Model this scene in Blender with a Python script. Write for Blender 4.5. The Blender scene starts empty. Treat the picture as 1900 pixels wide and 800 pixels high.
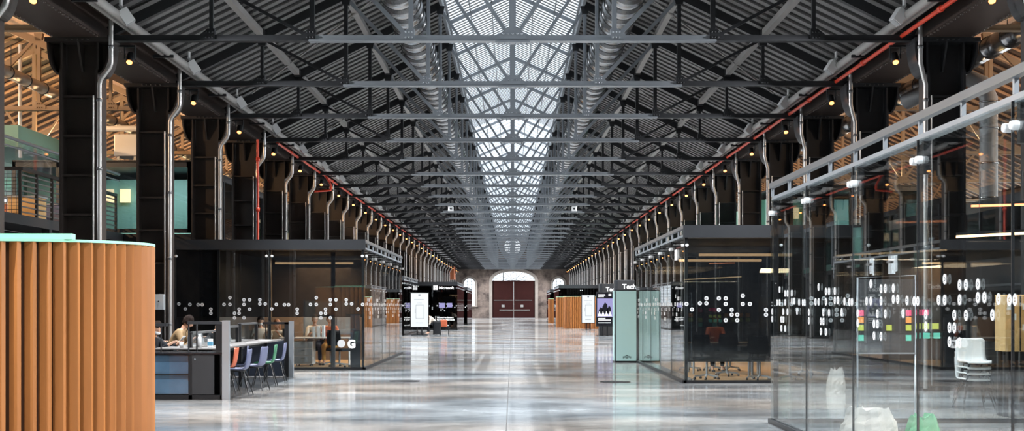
import bpy, bmesh, math, random
from mathutils import Vector, Matrix
random.seed(7)
C = bpy.context.scene.collection
SC = bpy.context.scene
PI = math.pi

# ------------------------------------------------------------ camera
F = 2400.0; EYE = 1.6
cam_d = bpy.data.cameras.new('camera'); cam = bpy.data.objects.new('camera', cam_d); C.objects.link(cam)
cam.location = (0, 0, EYE); cam.rotation_euler = (PI/2, 0, 0)
cam_d.sensor_width = 36; cam_d.lens = 36*F/1900
cam_d.shift_x = -1/1900; cam_d.shift_y = 169/1900
cam_d.clip_end = 600; cam_d.clip_start = 0.1
SC.camera = cam
SC.view_settings.view_transform = 'Standard'
SC.view_settings.look = 'None'
SC.view_settings.gamma = 1
SC.view_settings.use_curve_mapping = False
SC.view_settings.exposure = 0.0
try:
    SC.cycles.use_denoising = True
    SC.cycles.max_bounces = 9; SC.cycles.diffuse_bounces = 3; SC.cycles.glossy_bounces = 4
    SC.cycles.transparent_max_bounces = 24
    SC.cycles.sample_clamp_indirect = 4
    SC.cycles.caustics_reflective = False; SC.cycles.caustics_refractive = False
except Exception: pass

# ------------------------------------------------------------ world, large lights
W = bpy.data.worlds.new('World'); SC.world = W; W.use_nodes = True
bg = W.node_tree.nodes['Background']
bg.inputs[0].default_value = (0.86, 0.93, 1.0, 1); bg.inputs[1].default_value = 1.9
P_PROJ = 3300      # projector beams, added to fill the nave with light
P_AISLE = 1500     # added aisle pendants, warm fill
P_WARM = 45       # small warm spotlights at the column heads

def light(kind, name, loc, power, color=(1,1,1), target=None, size=1, size_y=None, spot=None, blend=.5, radius=.1, parent=None):
    d = bpy.data.lights.new(name, kind); d.energy = power; d.color = color
    if kind == 'AREA':
        d.size = size
        if size_y: d.shape = 'RECTANGLE'; d.size_y = size_y
    else: d.shadow_soft_size = radius
    if kind == 'SPOT': d.spot_size = spot; d.spot_blend = blend
    o = bpy.data.objects.new(name, d); C.objects.link(o); o.location = loc
    if target is not None:
        o.rotation_euler = (Vector(target)-Vector(loc)).to_track_quat('-Z', 'Y').to_euler()
    if parent: o.parent = parent
    return o
for s in (-1, 1):
    for y in (35, 75, 125):
        light('AREA', 'aisle_window_fill', (s*24.6, y, 5.2), 2600, (.86,.94,1), (0, y, 4), 34, 3.4)  # area lamps added at the unseen side windows to brighten the aisles

# ------------------------------------------------------------ materials
MATS = {}
def mat(name, col, rough=.5, metal=0., var=.15, scale=3., emit=0, ecol=None, alpha=None, bump=0., stretch=(1,1,1), spec=.5, coat=0):
    if name in MATS: return MATS[name]
    m = bpy.data.materials.new(name); m.use_nodes = True; MATS[name] = m
    nt = m.node_tree; N = nt.nodes; L = nt.links; b = N['Principled BSDF']
    b.inputs['Roughness'].default_value = rough; b.inputs['Metallic'].default_value = metal
    b.inputs['Specular IOR Level'].default_value = spec
    if coat: b.inputs['Coat Weight'].default_value = coat
    tc = N.new('ShaderNodeTexCoord'); mp = N.new('ShaderNodeMapping'); mp.inputs['Scale'].default_value = stretch
    L.new(tc.outputs['Object'], mp.inputs[0])
    nz = N.new('ShaderNodeTexNoise'); nz.inputs['Scale'].default_value = scale; nz.inputs['Detail'].default_value = 5
    L.new(mp.outputs[0], nz.inputs['Vector'])
    mx = N.new('ShaderNodeMix'); mx.data_type = 'RGBA'
    mx.inputs[6].default_value = tuple(c*(1-var) for c in col)+(1,); mx.inputs[7].default_value = tuple(min(1, c*(1+var)) for c in col)+(1,)
    L.new(nz.outputs[0], mx.inputs[0]); L.new(mx.outputs[2], b.inputs['Base Color'])
    if bump:
        bp = N.new('ShaderNodeBump'); bp.inputs['Strength'].default_value = bump; L.new(nz.outputs[0], bp.inputs['Height']); L.new(bp.outputs[0], b.inputs['Normal'])
    if emit:
        b.inputs['Emission Color'].default_value = tuple(ecol or col)+(1,); b.inputs['Emission Strength'].default_value = emit
    if alpha is not None: b.inputs['Alpha'].default_value = alpha
    return m

def glass_mat(name, tint=(.9,.95,.95), ior=1.5, rough=0.0, boost=0.0):
    m = bpy.data.materials.new(name); m.use_nodes = True; MATS[name] = m
    nt = m.node_tree; N = nt.nodes; L = nt.links
    for n in list(N): N.remove(n)
    out = N.new('ShaderNodeOutputMaterial'); mix = N.new('ShaderNodeMixShader'); tr = N.new('ShaderNodeBsdfTransparent'); gl = N.new('ShaderNodeBsdfGlossy')
    tr.inputs[0].default_value = tint+(1,); gl.inputs['Roughness'].default_value = rough; gl.inputs[0].default_value = (1,1,1,1)
    fr = N.new('ShaderNodeFresnel'); geo = N.new('ShaderNodeNewGeometry'); mr = N.new('ShaderNodeMapRange')
    mr.inputs['To Min'].default_value = ior; mr.inputs['To Max'].default_value = 1/ior
    L.new(geo.outputs['Backfacing'], mr.inputs[0]); L.new(mr.outputs[0], fr.inputs['IOR'])
    ad = N.new('ShaderNodeMath'); ad.operation = 'ADD'; ad.use_clamp = True; ad.inputs[1].default_value = boost
    L.new(fr.outputs[0], ad.inputs[0]); L.new(ad.outputs[0], mix.inputs[0]); L.new(tr.outputs[0], mix.inputs[1]); L.new(gl.outputs[0], mix.inputs[2])
    L.new(mix.outputs[0], out.inputs[0])
    return m

M_COL = mat('iron_brown_black', (.034,.027,.024), .42, .3, .35, 4, bump=.05)
M_COLR = mat('iron_blue_black', (.022,.023,.026), .42, .3, .35, 4, bump=.05)
M_TIE = mat('steel_grey_skylit', (.29,.315,.345), .38, .5, .2, 2)  # lightened grey: skylight and far haze painted into the colour
M_TIED = mat('steel_dark_and_shaded', (.024,.025,.028), .45, .4, .2, 2)  # dark steel; on the tie ends it paints the shade
M_PURL = mat('purlin_grey', (.33,.32,.31), .5, .2, .15, 2)
M_BATT = mat('roof_batten_grey', (.13,.128,.128), .5, .1, .3, 1.2)
M_BOARD = mat('roof_board_black', (.006,.006,.007), .8, 0, .3, 2)
M_TIMB = mat('aisle_batten_brown', (.30,.17,.085), .7, 0, .35, 1.5)  # brown-orange tone, warmer than the nave battens
M_TIMBD = mat('aisle_board_brown', (.05,.025,.014), .8, 0, .3, 2)
M_TRUSB = mat('aisle_truss_ochre', (.36,.24,.14), .6, .1, .2, 2)
M_GALV = mat('galvanised_steel', (.36,.37,.385), .22, .9, .15, 1.5)
M_SEAM = mat('duct_seam', (.06,.065,.07), .4, .6)
M_PIPE = mat('downpipe_grey', (.42,.41,.40), .35, .6, .15, 2)
M_RED = mat('sprinkler_red', (.62,.05,.02), .35, 0, .1, 2)
M_WHITE = mat('white_plastic', (.75,.76,.77), .45, 0, .05)
M_BLACK = mat('black_metal', (.015,.016,.018), .35, .3, .2)
M_BLACKG = mat('black_gloss', (.012,.013,.016), .12, 0, .2)
M_RAIL = mat('rail_grey', (.17,.175,.18), .35, .6, .15, 2)
M_FASC = mat('fascia_grey', (.032,.035,.04), .4, .4, .15, 2)
M_GLASS = glass_mat('clear_glass', (.93,.96,.965))
M_GLASSD = glass_mat('smoked_glass', (.55,.58,.60))
M_GLASSF = glass_mat('black_glass', (.22,.23,.25))
M_SKYG = glass_mat('skylight_glass', (.92,.95,.97), 1.06)
M_BLIND = mat('blind_fabric', (.005,.006,.008), .8, 0, .1, alpha=.66, spec=.1)
M_DECAL = mat('white_vinyl', (.55,.56,.57), .5, 0, .03)
M_LETTER = mat('white_letter', (.9,.9,.9), .5, 0, .03, emit=.35, ecol=(1,1,1))
M_WOOD = mat('larch_slat', (.39,.15,.04), .5, 0, .42, 1.4, stretch=(3,3,.25))
M_WOODD = mat('larch_gap_shade', (.10,.04,.015), .6, 0, .3, 1.4, stretch=(3,3,.3))
M_GREEN = mat('mint_rim', (.33,.72,.52), .5, 0, .06)
M_TEAL = mat('teal_glass_panel', (.42,.65,.65), .16, 0, .07, .8)
M_TEALP = mat('teal_panel', (.20,.42,.34), .5, 0, .1, 1)
M_DARKW = mat('dark_board', (.02,.02,.022), .5, 0, .2)
M_STONE = None
M_WARM = mat('warm_lens', (1,.45,.12), .3, emit=5, ecol=(1,.33,.09))
M_LED = mat('led_warm', (1,.7,.4), .3, emit=3.5, ecol=(1,.62,.32))
M_GLOWO = mat('glow_orange', (1,.4,.2), .3, emit=2.2, ecol=(1,.25,.08))
M_SCREEN = mat('screen_white', (.1,.1,.1), .3, emit=.86, ecol=(.9,.96,1))
M_SCRPUR = mat('screen_lavender', (.05,.05,.08), .3, emit=.6, ecol=(.50,.46,.90))
M_SCRBLK = mat('screen_black', (.01,.01,.014), .2, 0)
M_LINE = mat('screen_line', (.12,.13,.15), .5, 0)
M_BRICK = mat('rust_clad', (.42,.13,.055), .7, 0, .3, 2)
M_DOORB = mat('door_oxblood', (.030,.006,.005), .5, 0, .3, 1.5, spec=.2)
M_LIME = mat('limestone_trim', (.33,.29,.26), .8, 0, .2, 3, bump=.2)
M_FRAMEW = mat('window_frame_grey', (.10,.11,.115), .6)
M_CHAIRB = mat('chair_shell_slate_blue', (.085,.10,.18), .5, 0, .08)
M_CHAIRO = mat('chair_shell_brick_orange', (.42,.09,.035), .5, 0, .08)
M_CHAIRG = mat('chair_shell_green', (.03,.16,.08), .5, 0, .08)
M_CHAIRW = mat('chair_shell_white', (.75,.75,.74), .45, 0, .05)
M_TABLE = mat('table_white', (.55,.54,.53), .35, 0, .08)
M_TABLEG = mat('table_top_grey', (.10,.095,.09), .5, 0, .08)
M_BLUEP = mat('blue_glazed_panel', (.09,.16,.25), .12, 0, .5, 2)
M_STEELP = mat('brushed_post', (.42,.46,.50), .3, .7, .15, 2)
M_SKIN = mat('skin', (.55,.32,.22), .5, 0, .06)
M_HAIRD = mat('hair_dark', (.016,.010,.008), .9, 0, .3, 30, bump=.5, spec=.15)
M_HAIRL = mat('hair_ash', (.28,.22,.17), .6, 0, .3, 30, bump=.5)
M_HAIRA = mat('hair_auburn', (.25,.09,.035), .6, 0, .3, 30, bump=.5)
M_TAN = mat('jacket_tan', (.30,.20,.10), .8, 0, .15, 12)
M_CLOTHB = mat('cloth_black', (.014,.016,.02), .9, 0, .15, 12, spec=.2)
M_CLOTHW = mat('cloth_cream', (.62,.56,.48), .8, 0, .1, 12)
M_CLOTHM = mat('cloth_mustard', (.48,.25,.05), .8, 0, .12, 12)
M_CLOTHR = mat('cloth_rust', (.48,.12,.05), .8, 0, .12, 12)
M_CLOTHN = mat('cloth_navy', (.03,.04,.08), .8, 0, .12, 12)
M_MASK = mat('mask_white', (.82,.83,.85), .7, 0, .04)
M_EYE = mat('eye_dark', (.02,.015,.012), .3)
M_FLOORLIT = mat('warm_lit_floor', (.48,.29,.14), .35, 0, .2, 1)  # orange tone paints the rooms' warm lamplight into the floor
M_PINK = mat('note_pink', (.85,.08,.2), .7, 0, .03); M_ORNG = mat('note_orange', (.9,.34,.08), .7, 0, .03)
M_LIMEN = mat('note_lime', (.55,.62,.10), .7, 0, .03); M_MINTN = mat('note_mint', (.12,.60,.45), .7, 0, .03)
M_BOARDW = mat('whiteboard_grey', (.33,.35,.36), .3, 0, .06)
M_GREY = mat('plastic_grey', (.30,.31,.32), .5, 0, .08)
M_BAGW = mat('paper_white', (.46,.43,.39), .8, 0, .08, 4, bump=.4); M_BAGG = mat('plastic_green', (.10,.34,.17), .5, 0, .15, 5, bump=.4)
M_GOLD = mat('plywood_honey', (.60,.38,.16), .5, 0, .15, 2, stretch=(3,3,.4))

def floor_mat():
    m = bpy.data.materials.new('polished_concrete'); m.use_nodes = True
    nt = m.node_tree; N = nt.nodes; L = nt.links; b = N['Principled BSDF']
    tc = N.new('ShaderNodeTexCoord')
    def noise(sx, sy, sc, det=6, dist=.3):
        mp = N.new('ShaderNodeMapping'); mp.inputs['Scale'].default_value = (sx, sy, 1); L.new(tc.outputs['Object'], mp.inputs[0])
        n = N.new('ShaderNodeTexNoise'); n.inputs['Scale'].default_value = sc; n.inputs['Detail'].default_value = det; n.inputs['Distortion'].default_value = dist
        L.new(mp.outputs[0], n.inputs['Vector']); return n
    a = noise(.45, .8, .8); c2 = noise(.8, .8, 4.5, 8, .8)
    r1 = N.new('ShaderNodeValToRGB'); r1.color_ramp.elements[0].position = .30; r1.color_ramp.elements[1].position = .66
    r1.color_ramp.elements[0].color = (.17,.18,.19,1); r1.color_ramp.elements[1].color = (.50,.50,.49,1)
    L.new(a.outputs[0], r1.inputs[0])
    mx = N.new('ShaderNodeMix'); mx.data_type = 'RGBA'; mx.blend_type = 'OVERLAY'; mx.inputs[0].default_value = .45
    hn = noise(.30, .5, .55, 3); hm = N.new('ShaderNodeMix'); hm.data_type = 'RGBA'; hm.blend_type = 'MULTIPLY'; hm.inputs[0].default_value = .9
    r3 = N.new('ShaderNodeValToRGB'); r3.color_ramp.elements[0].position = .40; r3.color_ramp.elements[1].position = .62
    r3.color_ramp.elements[0].color = (.84,.93,1,1); r3.color_ramp.elements[1].color = (1,.88,.77,1)  # bluish to beige; beige patches paint warm aisle reflections into the colour
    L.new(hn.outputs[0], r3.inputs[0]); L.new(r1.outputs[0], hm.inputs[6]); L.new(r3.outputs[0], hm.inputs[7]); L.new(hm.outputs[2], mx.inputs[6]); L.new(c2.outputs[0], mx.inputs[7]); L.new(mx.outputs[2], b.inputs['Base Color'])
    d = noise(.35, .6, 1.3, 4); r2 = N.new('ShaderNodeMapRange'); r2.inputs['From Min'].default_value = .35; r2.inputs['From Max'].default_value = .7
    r2.inputs['To Min'].default_value = .07; r2.inputs['To Max'].default_value = .26
    L.new(d.outputs[0], r2.inputs[0]); L.new(r2.outputs[0], b.inputs['Roughness'])
    bp = N.new('ShaderNodeBump'); bp.inputs['Strength'].default_value = .02; L.new(c2.outputs[0], bp.inputs['Height']); L.new(bp.outputs[0], b.inputs['Normal'])
    b.inputs['Coat Weight'].default_value = .35; b.inputs['Coat Roughness'].default_value = .08
    return m
def stone_mat():
    m = bpy.data.materials.new('aged_plaster_stone'); m.use_nodes = True
    nt = m.node_tree; N = nt.nodes; L = nt.links; b = N['Principled BSDF']; b.inputs['Roughness'].default_value = .85
    tc = N.new('ShaderNodeTexCoord'); n = N.new('ShaderNodeTexNoise'); n.inputs['Scale'].default_value = .7; n.inputs['Detail'].default_value = 9; n.inputs['Roughness'].default_value = .68
    L.new(tc.outputs['Object'], n.inputs['Vector'])
    r = N.new('ShaderNodeValToRGB'); e = r.color_ramp.elements; e[0].position = .35; e[0].color = (.045,.033,.03,1); e[1].position = .68; e[1].color = (.30,.235,.20,1)
    L.new(n.outputs[0], r.inputs[0]); L.new(r.outputs[0], b.inputs['Base Color'])
    bp = N.new('ShaderNodeBump'); bp.inputs['Strength'].default_value = .3; L.new(n.outputs[0], bp.inputs['Height']); L.new(bp.outputs[0], b.inputs['Normal'])
    return m
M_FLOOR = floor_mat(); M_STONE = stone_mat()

# ------------------------------------------------------------ mesh helpers
class MB:
    def __init__(s): s.v = []; s.f = []; s.sm = []
    def add(s, vs, fs, smooth=False):
        n = len(s.v); s.v += [tuple(p) for p in vs]; s.f += [tuple(i+n for i in f) for f in fs]; s.sm += [smooth]*len(fs); return s
    def box(s, x0, x1, y0, y1, z0, z1):
        if x0 > x1: x0, x1 = x1, x0
        if y0 > y1: y0, y1 = y1, y0
        if z0 > z1: z0, z1 = z1, z0
        return s.add([(x0,y0,z0),(x1,y0,z0),(x1,y1,z0),(x0,y1,z0),(x0,y0,z1),(x1,y0,z1),(x1,y1,z1),(x0,y1,z1)],
              [(0,3,2,1),(4,5,6,7),(0,1,5,4),(1,2,6,5),(2,3,7,6),(3,0,4,7)])
    def bbox(s, x0, x1, y0, y1, z0, z1, b=.01):      # box with chamfered vertical and top edges
        if x0 > x1: x0, x1 = x1, x0
        if y0 > y1: y0, y1 = y1, y0
        def ring(i, z): return [(x0+i,y0,z),(x1-i,y0,z),(x1,y0+i,z),(x1,y1-i,z),(x1-i,y1,z),(x0+i,y1,z),(x0,y1-i,z),(x0,y0+i,z)]
        top = [(x0+b if x < (x0+x1)/2 else x1-b, y0+b if y < (y0+y1)/2 else y1-b, z1) for x, y, _ in ring(b, z1)]
        vs = ring(b, z0)+ring(b, z1-b)+top
        fs = [tuple(range(7, -1, -1)), tuple(range(16, 24))]
        for r in (0, 8):
            for i in range(8): j = (i+1) % 8; fs.append((r+i, r+j, r+8+j, r+8+i))
        return s.add(vs, fs)
    def beam(s, p, q, w, h, up=(0,0,1)):
        p = Vector(p); q = Vector(q); d = (q-p).normalized(); u = Vector(up)
        a = d.cross(u)
        if a.length < 1e-4: a = d.cross(Vector((0,1,0)))
        a.normalize(); b = a.cross(d).normalized(); a *= w/2; b *= h/2
        vs = [p-a-b, p+a-b, p+a+b, p-a+b, q-a-b, q+a-b, q+a+b, q-a+b]
        return s.add(vs, [(0,1,2,3),(7,6,5,4),(0,4,5,1),(1,5,6,2),(2,6,7,3),(3,7,4,0)])
    def tube(s, pts, r, n=10, caps=True, rs=None):
        pts = [Vector(p) for p in pts]; vs = []; fs = []; m = len(pts); ref = None
        for i, p in enumerate(pts):
            d = (pts[min(i+1, m-1)]-pts[max(i-1, 0)]).normalized()
            if ref is None:
                ref = d.cross(Vector((0,0,1)))
                if ref.length < 1e-3: ref = d.cross(Vector((0,1,0)))
                ref.normalize()
            a = (ref-d*ref.dot(d)).normalized(); b = d.cross(a); ref = a
            rr = rs[i] if rs else r
            for k in range(n):
                t = 2*PI*k/n; vs.append(p+(a*math.cos(t)+b*math.sin(t))*rr)
        for i in range(m-1):
            for k in range(n): k2 = (k+1) % n; fs.append((i*n+k, i*n+k2, (i+1)*n+k2, (i+1)*n+k))
        s.add(vs, fs, True)
        if caps:
            s.add(vs[:n], [tuple(range(n-1, -1, -1))]); s.add(vs[-n:], [tuple(range(n))])
        return s
    def lathe(s, c, prof, n=20, ax='z'):
        vs = []; fs = []; c = Vector(c)
        for r, z in prof:
            for k in range(n):
                t = 2*PI*k/n; x, y = r*math.cos(t), r*math.sin(t)
                v = (x, y, z) if ax == 'z' else ((x, z, y) if ax == 'y' else (z, x, y)); vs.append(c+Vector(v))
        for i in range(len(prof)-1):
            for k in range(n): k2 = (k+1) % n; fs.append((i*n+k, i*n+k2, (i+1)*n+k2, (i+1)*n+k))
        return s.add(vs, fs, True)
    def prism(s, poly, z0, z1, ax='z'):
        def T(a, b, c): return (a, b, c) if ax == 'z' else ((a, c, b) if ax == 'y' else (c, a, b))
        n = len(poly); vs = [T(a, b, z0) for a, b in poly]+[T(a, b, z1) for a, b in poly]
        fs = [tuple(range(n-1, -1, -1)), tuple(range(n, 2*n))]+[(i, (i+1) % n, n+(i+1) % n, n+i) for i in range(n)]
        return s.add(vs, fs)
    def build(s, name, m, parent=None, org=(0,0,0)):
        me = bpy.data.meshes.new(name); o3 = Vector(org)
        me.from_pydata([tuple(Vector(v)-o3) for v in s.v], [], s.f); me.materials.append(m)
        me.polygons.foreach_set('use_smooth', s.sm); me.update()
        bm = bmesh.new(); bm.from_mesh(me); bmesh.ops.recalc_face_normals(bm, faces=bm.faces); bm.to_mesh(me); bm.free()
        o = bpy.data.objects.new(name, me); C.objects.link(o)
        if parent: o.parent = parent
        else: o.location = org
        return o

def tag(o, label=None, cat=None, group=None, kind=None):
    if label: o['label'] = label
    if cat: o['category'] = cat
    if group: o['group'] = group
    if kind: o['kind'] = kind
    return o
def thing(name, label, cat, loc=(0,0,0), group=None, rz=0):
    o = bpy.data.objects.new(name, None); C.objects.link(o); o.location = loc; o.rotation_euler = (0,0,rz); o.empty_display_size = .1
    return tag(o, label, cat, group, 'thing' if label is not None else None)
def struct(o): o['kind'] = 'structure'; return o
def kids(o): return [c for c in CH.get(o.name, [])]
CH = {}
def tree_children(root): return [c for c in C.objects if c.parent == root]
def dup(root, loc, label=None, rz=None, group=None, tree=None):
    """copy a thing and its parts (tree: cached list of (part, [sub-parts]))"""
    r = root.copy(); C.objects.link(r); r.location = loc
    if rz is not None: r.rotation_euler = (0,0,rz)
    if label: r['label'] = label
    if group: r['group'] = group
    for ch, subs in (tree if tree is not None else snap(root)):
        c = ch.copy(); C.objects.link(c); c.parent = r
        for g in subs:
            d = g.copy(); C.objects.link(d); d.parent = c
    return r
def snap(root): return [(c, tree_children(c)) for c in tree_children(root)]
ORD = ['first','second','third','fourth','fifth','sixth','seventh','eighth','ninth','tenth','eleventh','twelfth','thirteenth','fourteenth','fifteenth','sixteenth','seventeenth','eighteenth','nineteenth','twentieth']
ORD += ['twenty-'+w for w in ORD[:9]]+['thirtieth']+['thirty-'+w for w in ORD[:9]]

def text(name, body, size, loc, parent=None, m=None, rot=(PI/2,0,0), ext=.004, bold=.0, align='LEFT'):
    cu = bpy.data.curves.new('lettering', 'FONT'); cu.body = body; cu.size = size; cu.extrude = ext; cu.offset = bold; cu.align_x = align
    t = bpy.data.objects.new('lettering_source', cu); C.objects.link(t)
    dg = bpy.context.evaluated_depsgraph_get(); me = bpy.data.meshes.new_from_object(t.evaluated_get(dg))
    bpy.data.objects.remove(t); o = bpy.data.objects.new(name, me); C.objects.link(o); me.materials.clear(); me.materials.append(m or M_LETTER)
    o.location = loc; o.rotation_euler = rot
    if parent: o.parent = parent
    return o

# ------------------------------------------------------------ grid of the hall
BAY = 5.03; Y1 = 24.8; K0, K1 = -1, 30
def YK(k): return Y1+BAY*k
ZT = 6.75                       # tie beam height
HW = 7.68                       # half width of the nave
def zr(x): return ZT+.13+.49*(HW-abs(x))       # rafter centre line height
AC = 16.5                       # centre of the aisle roof
YA, YB = -14.0, 181.0

# ------------------------------------------------------------ floor
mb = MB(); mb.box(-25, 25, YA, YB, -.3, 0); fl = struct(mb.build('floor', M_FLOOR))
mb = MB(); mb.box(-.088, -.076, YA, YB, -.01, .0012)
for i in range(1, 19): mb.box(-7.6, 7.6, i*10.06-.006, i*10.06+.006, -.01, .0012)
struct(mb.build('trim_1', mat('joint_dark', (.07,.07,.07), .7)))

# ------------------------------------------------------------ roof boards, battens, skylight
XS = 1.95
def slab(mb, xa, za, xb, zb, t, y0=YA, y1=YB):
    mb.add([(xa,y0,za),(xb,y0,zb),(xb,y0,zb+t),(xa,y0,za+t),(xa,y1,za),(xb,y1,zb),(xb,y1,zb+t),(xa,y1,za+t)],
           [(0,1,2,3),(7,6,5,4),(0,4,5,1),(1,5,6,2),(2,6,7,3),(3,7,4,0)])
mb = MB()
for s in (-1, 1):
    slab(mb, s*7.75, zr(7.75)+.30, s*XS, zr(XS)+.30, .12)
    mb.box(s*7.6, s*9.0, YA, YB, 7.30, 7.42)
cl = struct(mb.build('ceiling', M_BOARD))
mb = MB(); n = int((YB-8)/.46)
for i in range(n):
    y = 8+i*.46
    for s in (-1, 1): mb.beam((s*7.6, y, zr(7.6)+.283), (s*(XS+.02), y, zr(XS)+.275), .225, .045)
struct(mb.build('ceiling_battens', M_BATT))
def za(x): return 7.15+.46*(7.6-abs(x-AC))      # aisle roof underside
mbB = MB(); mbT = MB()
for s in (-1, 1):
    slab(mbB, s*8.9, za(8.9)+.2, s*AC, za(AC)+.2, .12); slab(mbB, s*AC, za(AC)+.2, s*24.6, za(24.1)+.2, .12)
    for i in range(int(150/.42)):
        y = 10+i*.42
        mbT.beam((s*8.95, y, za(8.95)+.18), (s*AC, y, za(AC)+.18), .22, .035)
        if i % 2 == 0: mbT.beam((s*AC, y, za(AC)+.18), (s*24.1, y, za(24.1)+.18), .22, .035)
struct(mbB.build('ceiling_aisle', M_TIMBD)); struct(mbT.build('ceiling_aisle_battens', M_TIMB))

# lantern
ZB = zr(XS)+.30; ZC = ZB+.42; ZR = ZC+.46*XS
mb = MB()
for s in (-1, 1):
    mb.box(s*(XS+.05), s*(XS-.03), YA, YB, ZB-.12, ZB+.06); mb.box(s*(XS+.05), s*(XS-.03), YA, YB, ZC-.06, ZC+.03)
    for y in [YA+2.515*i for i in range(int((YB-YA)/2.515))]: mb.box(s*(XS+.04), s*(XS-.02), y-.03, y+.03, ZB, ZC)
    for x in (.65, 1.3): mb.beam((s*x, YA, ZC+.46*(XS-x)-.02), (s*x, YB, ZC+.46*(XS-x)-.02), .035, .05)
mb.box(-.06, .06, YA, YB, ZR-.07, ZR+.02)
struct(mb.build('window_1', M_TIE))
mb = MB(); y = 8.0
while y < YB:
    w = .15 if y < 64 else .035
    for s in (-1, 1): mb.beam((s*(XS-.02), y, ZC+.02), (0, y, ZR+.02), w, .012)
    y += .36 if y < 64 else 1.2575
struct(mb.build('window_1_glazing_bars', mat('glazing_bar', (.30,.31,.32), .5, .3)))
mb = MB()
for k in range(K0, K1+1):          # curved-top lantern ribs over every truss
    for yy in (YK(k),):
        for s in (-1, 1):
            mb.beam((s*XS, yy, ZC-.06), (s*.25, yy, ZR-.06-.115), .09, .11); mb.beam((s*.25, yy, ZR-.175), (0, yy, ZR-.13), .09, .11)
struct(mb.build('window_1_ribs', M_TIE))
mb = MB()
for s in (-1, 1):
    mb.add([(s*XS,YA,ZC+.06),(0,YA,ZR+.06),(0,YB,ZR+.06),(s*XS,YB,ZC+.06)], [(0,1,2,3)])
    mb.add([(s*XS,YA,ZB),(s*XS,YB,ZB),(s*XS,YB,ZC),(s*XS,YA,ZC)], [(0,1,2,3)])
struct(mb.build('window_1_glass', M_SKYG))

# ------------------------------------------------------------ walls
def arched_wall(name, m, x0, x1, z1, ops, ya, yb, n=14):
    """wall in the XZ plane with arched openings ops=(cx, halfwidth, sill, spring, rise)"""
    mb = MB(); ops = sorted(ops); cur = x0
    for cx, hw, sill, spring, rise in ops:
        mb.box(cur, cx-hw, ya, yb, 0, z1); cur = cx+hw
        if sill > 0: mb.box(cx-hw, cx+hw, ya, yb, 0, sill)
        for i in range(n):
            a0 = PI-PI*i/n; a1 = PI-PI*(i+1)/n
            xa, xb = cx+hw*math.cos(a0), cx+hw*math.cos(a1); zA, zB = spring+rise*math.sin(a0), spring+rise*math.sin(a1)
            mb.prism([(xa, zA), (xb, zB), (xb, z1), (xa, z1)], ya, yb, 'y')
    mb.box(cur, x1, ya, yb, 0, z1)
    return struct(mb.build(name, m))
def arch_band(mb, cx, hw, z0, spring, rise, w, ya, yb, n=18):
    pts = [(cx-hw, z0)]+[(cx-hw*math.cos(PI*i/n), spring+rise*math.sin(PI*i/n)) for i in range(n+1)]+[(cx+hw, z0)]
    po = [(cx-hw-w, z0)]+[(cx-(hw+w)*math.cos(PI*i/n), spring+(rise+w)*math.sin(PI*i/n)) for i in range(n+1)]+[(cx+hw+w, z0)]
    for i in range(len(pts)-1): mb.prism([pts[i], po[i], po[i+1], pts[i+1]], ya, yb, 'y')
YW = 178.5
SIDEW = [(-5.95, .85, 1.7, 4.7, .85), (6.35, .85, 1.7, 4.7, .85)]
ops = [(.15, 2.95, 0, 5.15, 1.3)]+SIDEW
wb = arched_wall('wall_back', M_STONE, -9.2, 9.2, 7.4, ops, YW, YW+.6)
mb = MB()                                        # upper gable with the rose window opening
cz, R = 9.9, 1.2; n = 24
mb.box(-9.2, -R, YW, YW+.6, 7.4, 12); mb.box(R, 9.2, YW, YW+.6, 7.4, 12)
for i in range(n):
    xa, xb = -R+2*R*i/n, -R+2*R*(i+1)/n; ha, hb = math.sqrt(max(0,R*R-xa*xa)), math.sqrt(max(0,R*R-xb*xb))
    mb.prism([(xa, 8.4-1.0), (xb, 7.4), (xb, cz-hb), (xa, cz-ha)], YW+.05, YW+.6, 'y'); mb.prism([(xa, cz+ha), (xb, cz+hb), (xb, 12), (xa, 12)], YW, YW+.6, 'y')
struct(mb.build('wall_back_gable', M_STONE))
mb = MB(); arch_band(mb, .15, 2.95, 0, 5.15, 1.3, .42, YW-.12, YW+.02)
for cx, hw, sill, sp, ri in SIDEW: arch_band(mb, cx, hw, sill, sp, ri, .22, YW-.1, YW+.02); mb.box(cx-hw-.25, cx+hw+.25, YW-.16, YW+.02, sill-.15, sill)
struct(mb.build('trim_2', M_LIME))
mb = MB(); cx, hw, sp, ri = .15, 2.95, 5.15, 1.3     # fanlight bars
mb.box(cx-hw, cx+hw, YW+.05, YW+.2, sp-.12, sp+.04)
for x in (-1.45, 1.45): mb.box(cx+x-.05, cx+x+.05, YW+.1, YW+.16, sp, sp+1.15)
for a in range(15, 180, 25): mb.beam((cx, YW+.13, sp), (cx+hw*math.cos(math.radians(a)), YW+.13, sp+ri*math.sin(math.radians(a))), .05, .05, (0,1,0))
mb.tube([(cx+.42*math.cos(t*PI/8), YW+.13, sp+.75+.42*math.sin(t*PI/8)) for t in range(17)], .03, 6)
for x in (-2.2, -.9, .9, 2.2): mb.tube([(cx+x+.6*math.cos(t*PI/8), YW+.13, sp+.05+.6*math.sin(t*PI/8)) for t in range(9)], .025, 6)
struct(mb.build('window_2', M_FRAMEW))
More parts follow.
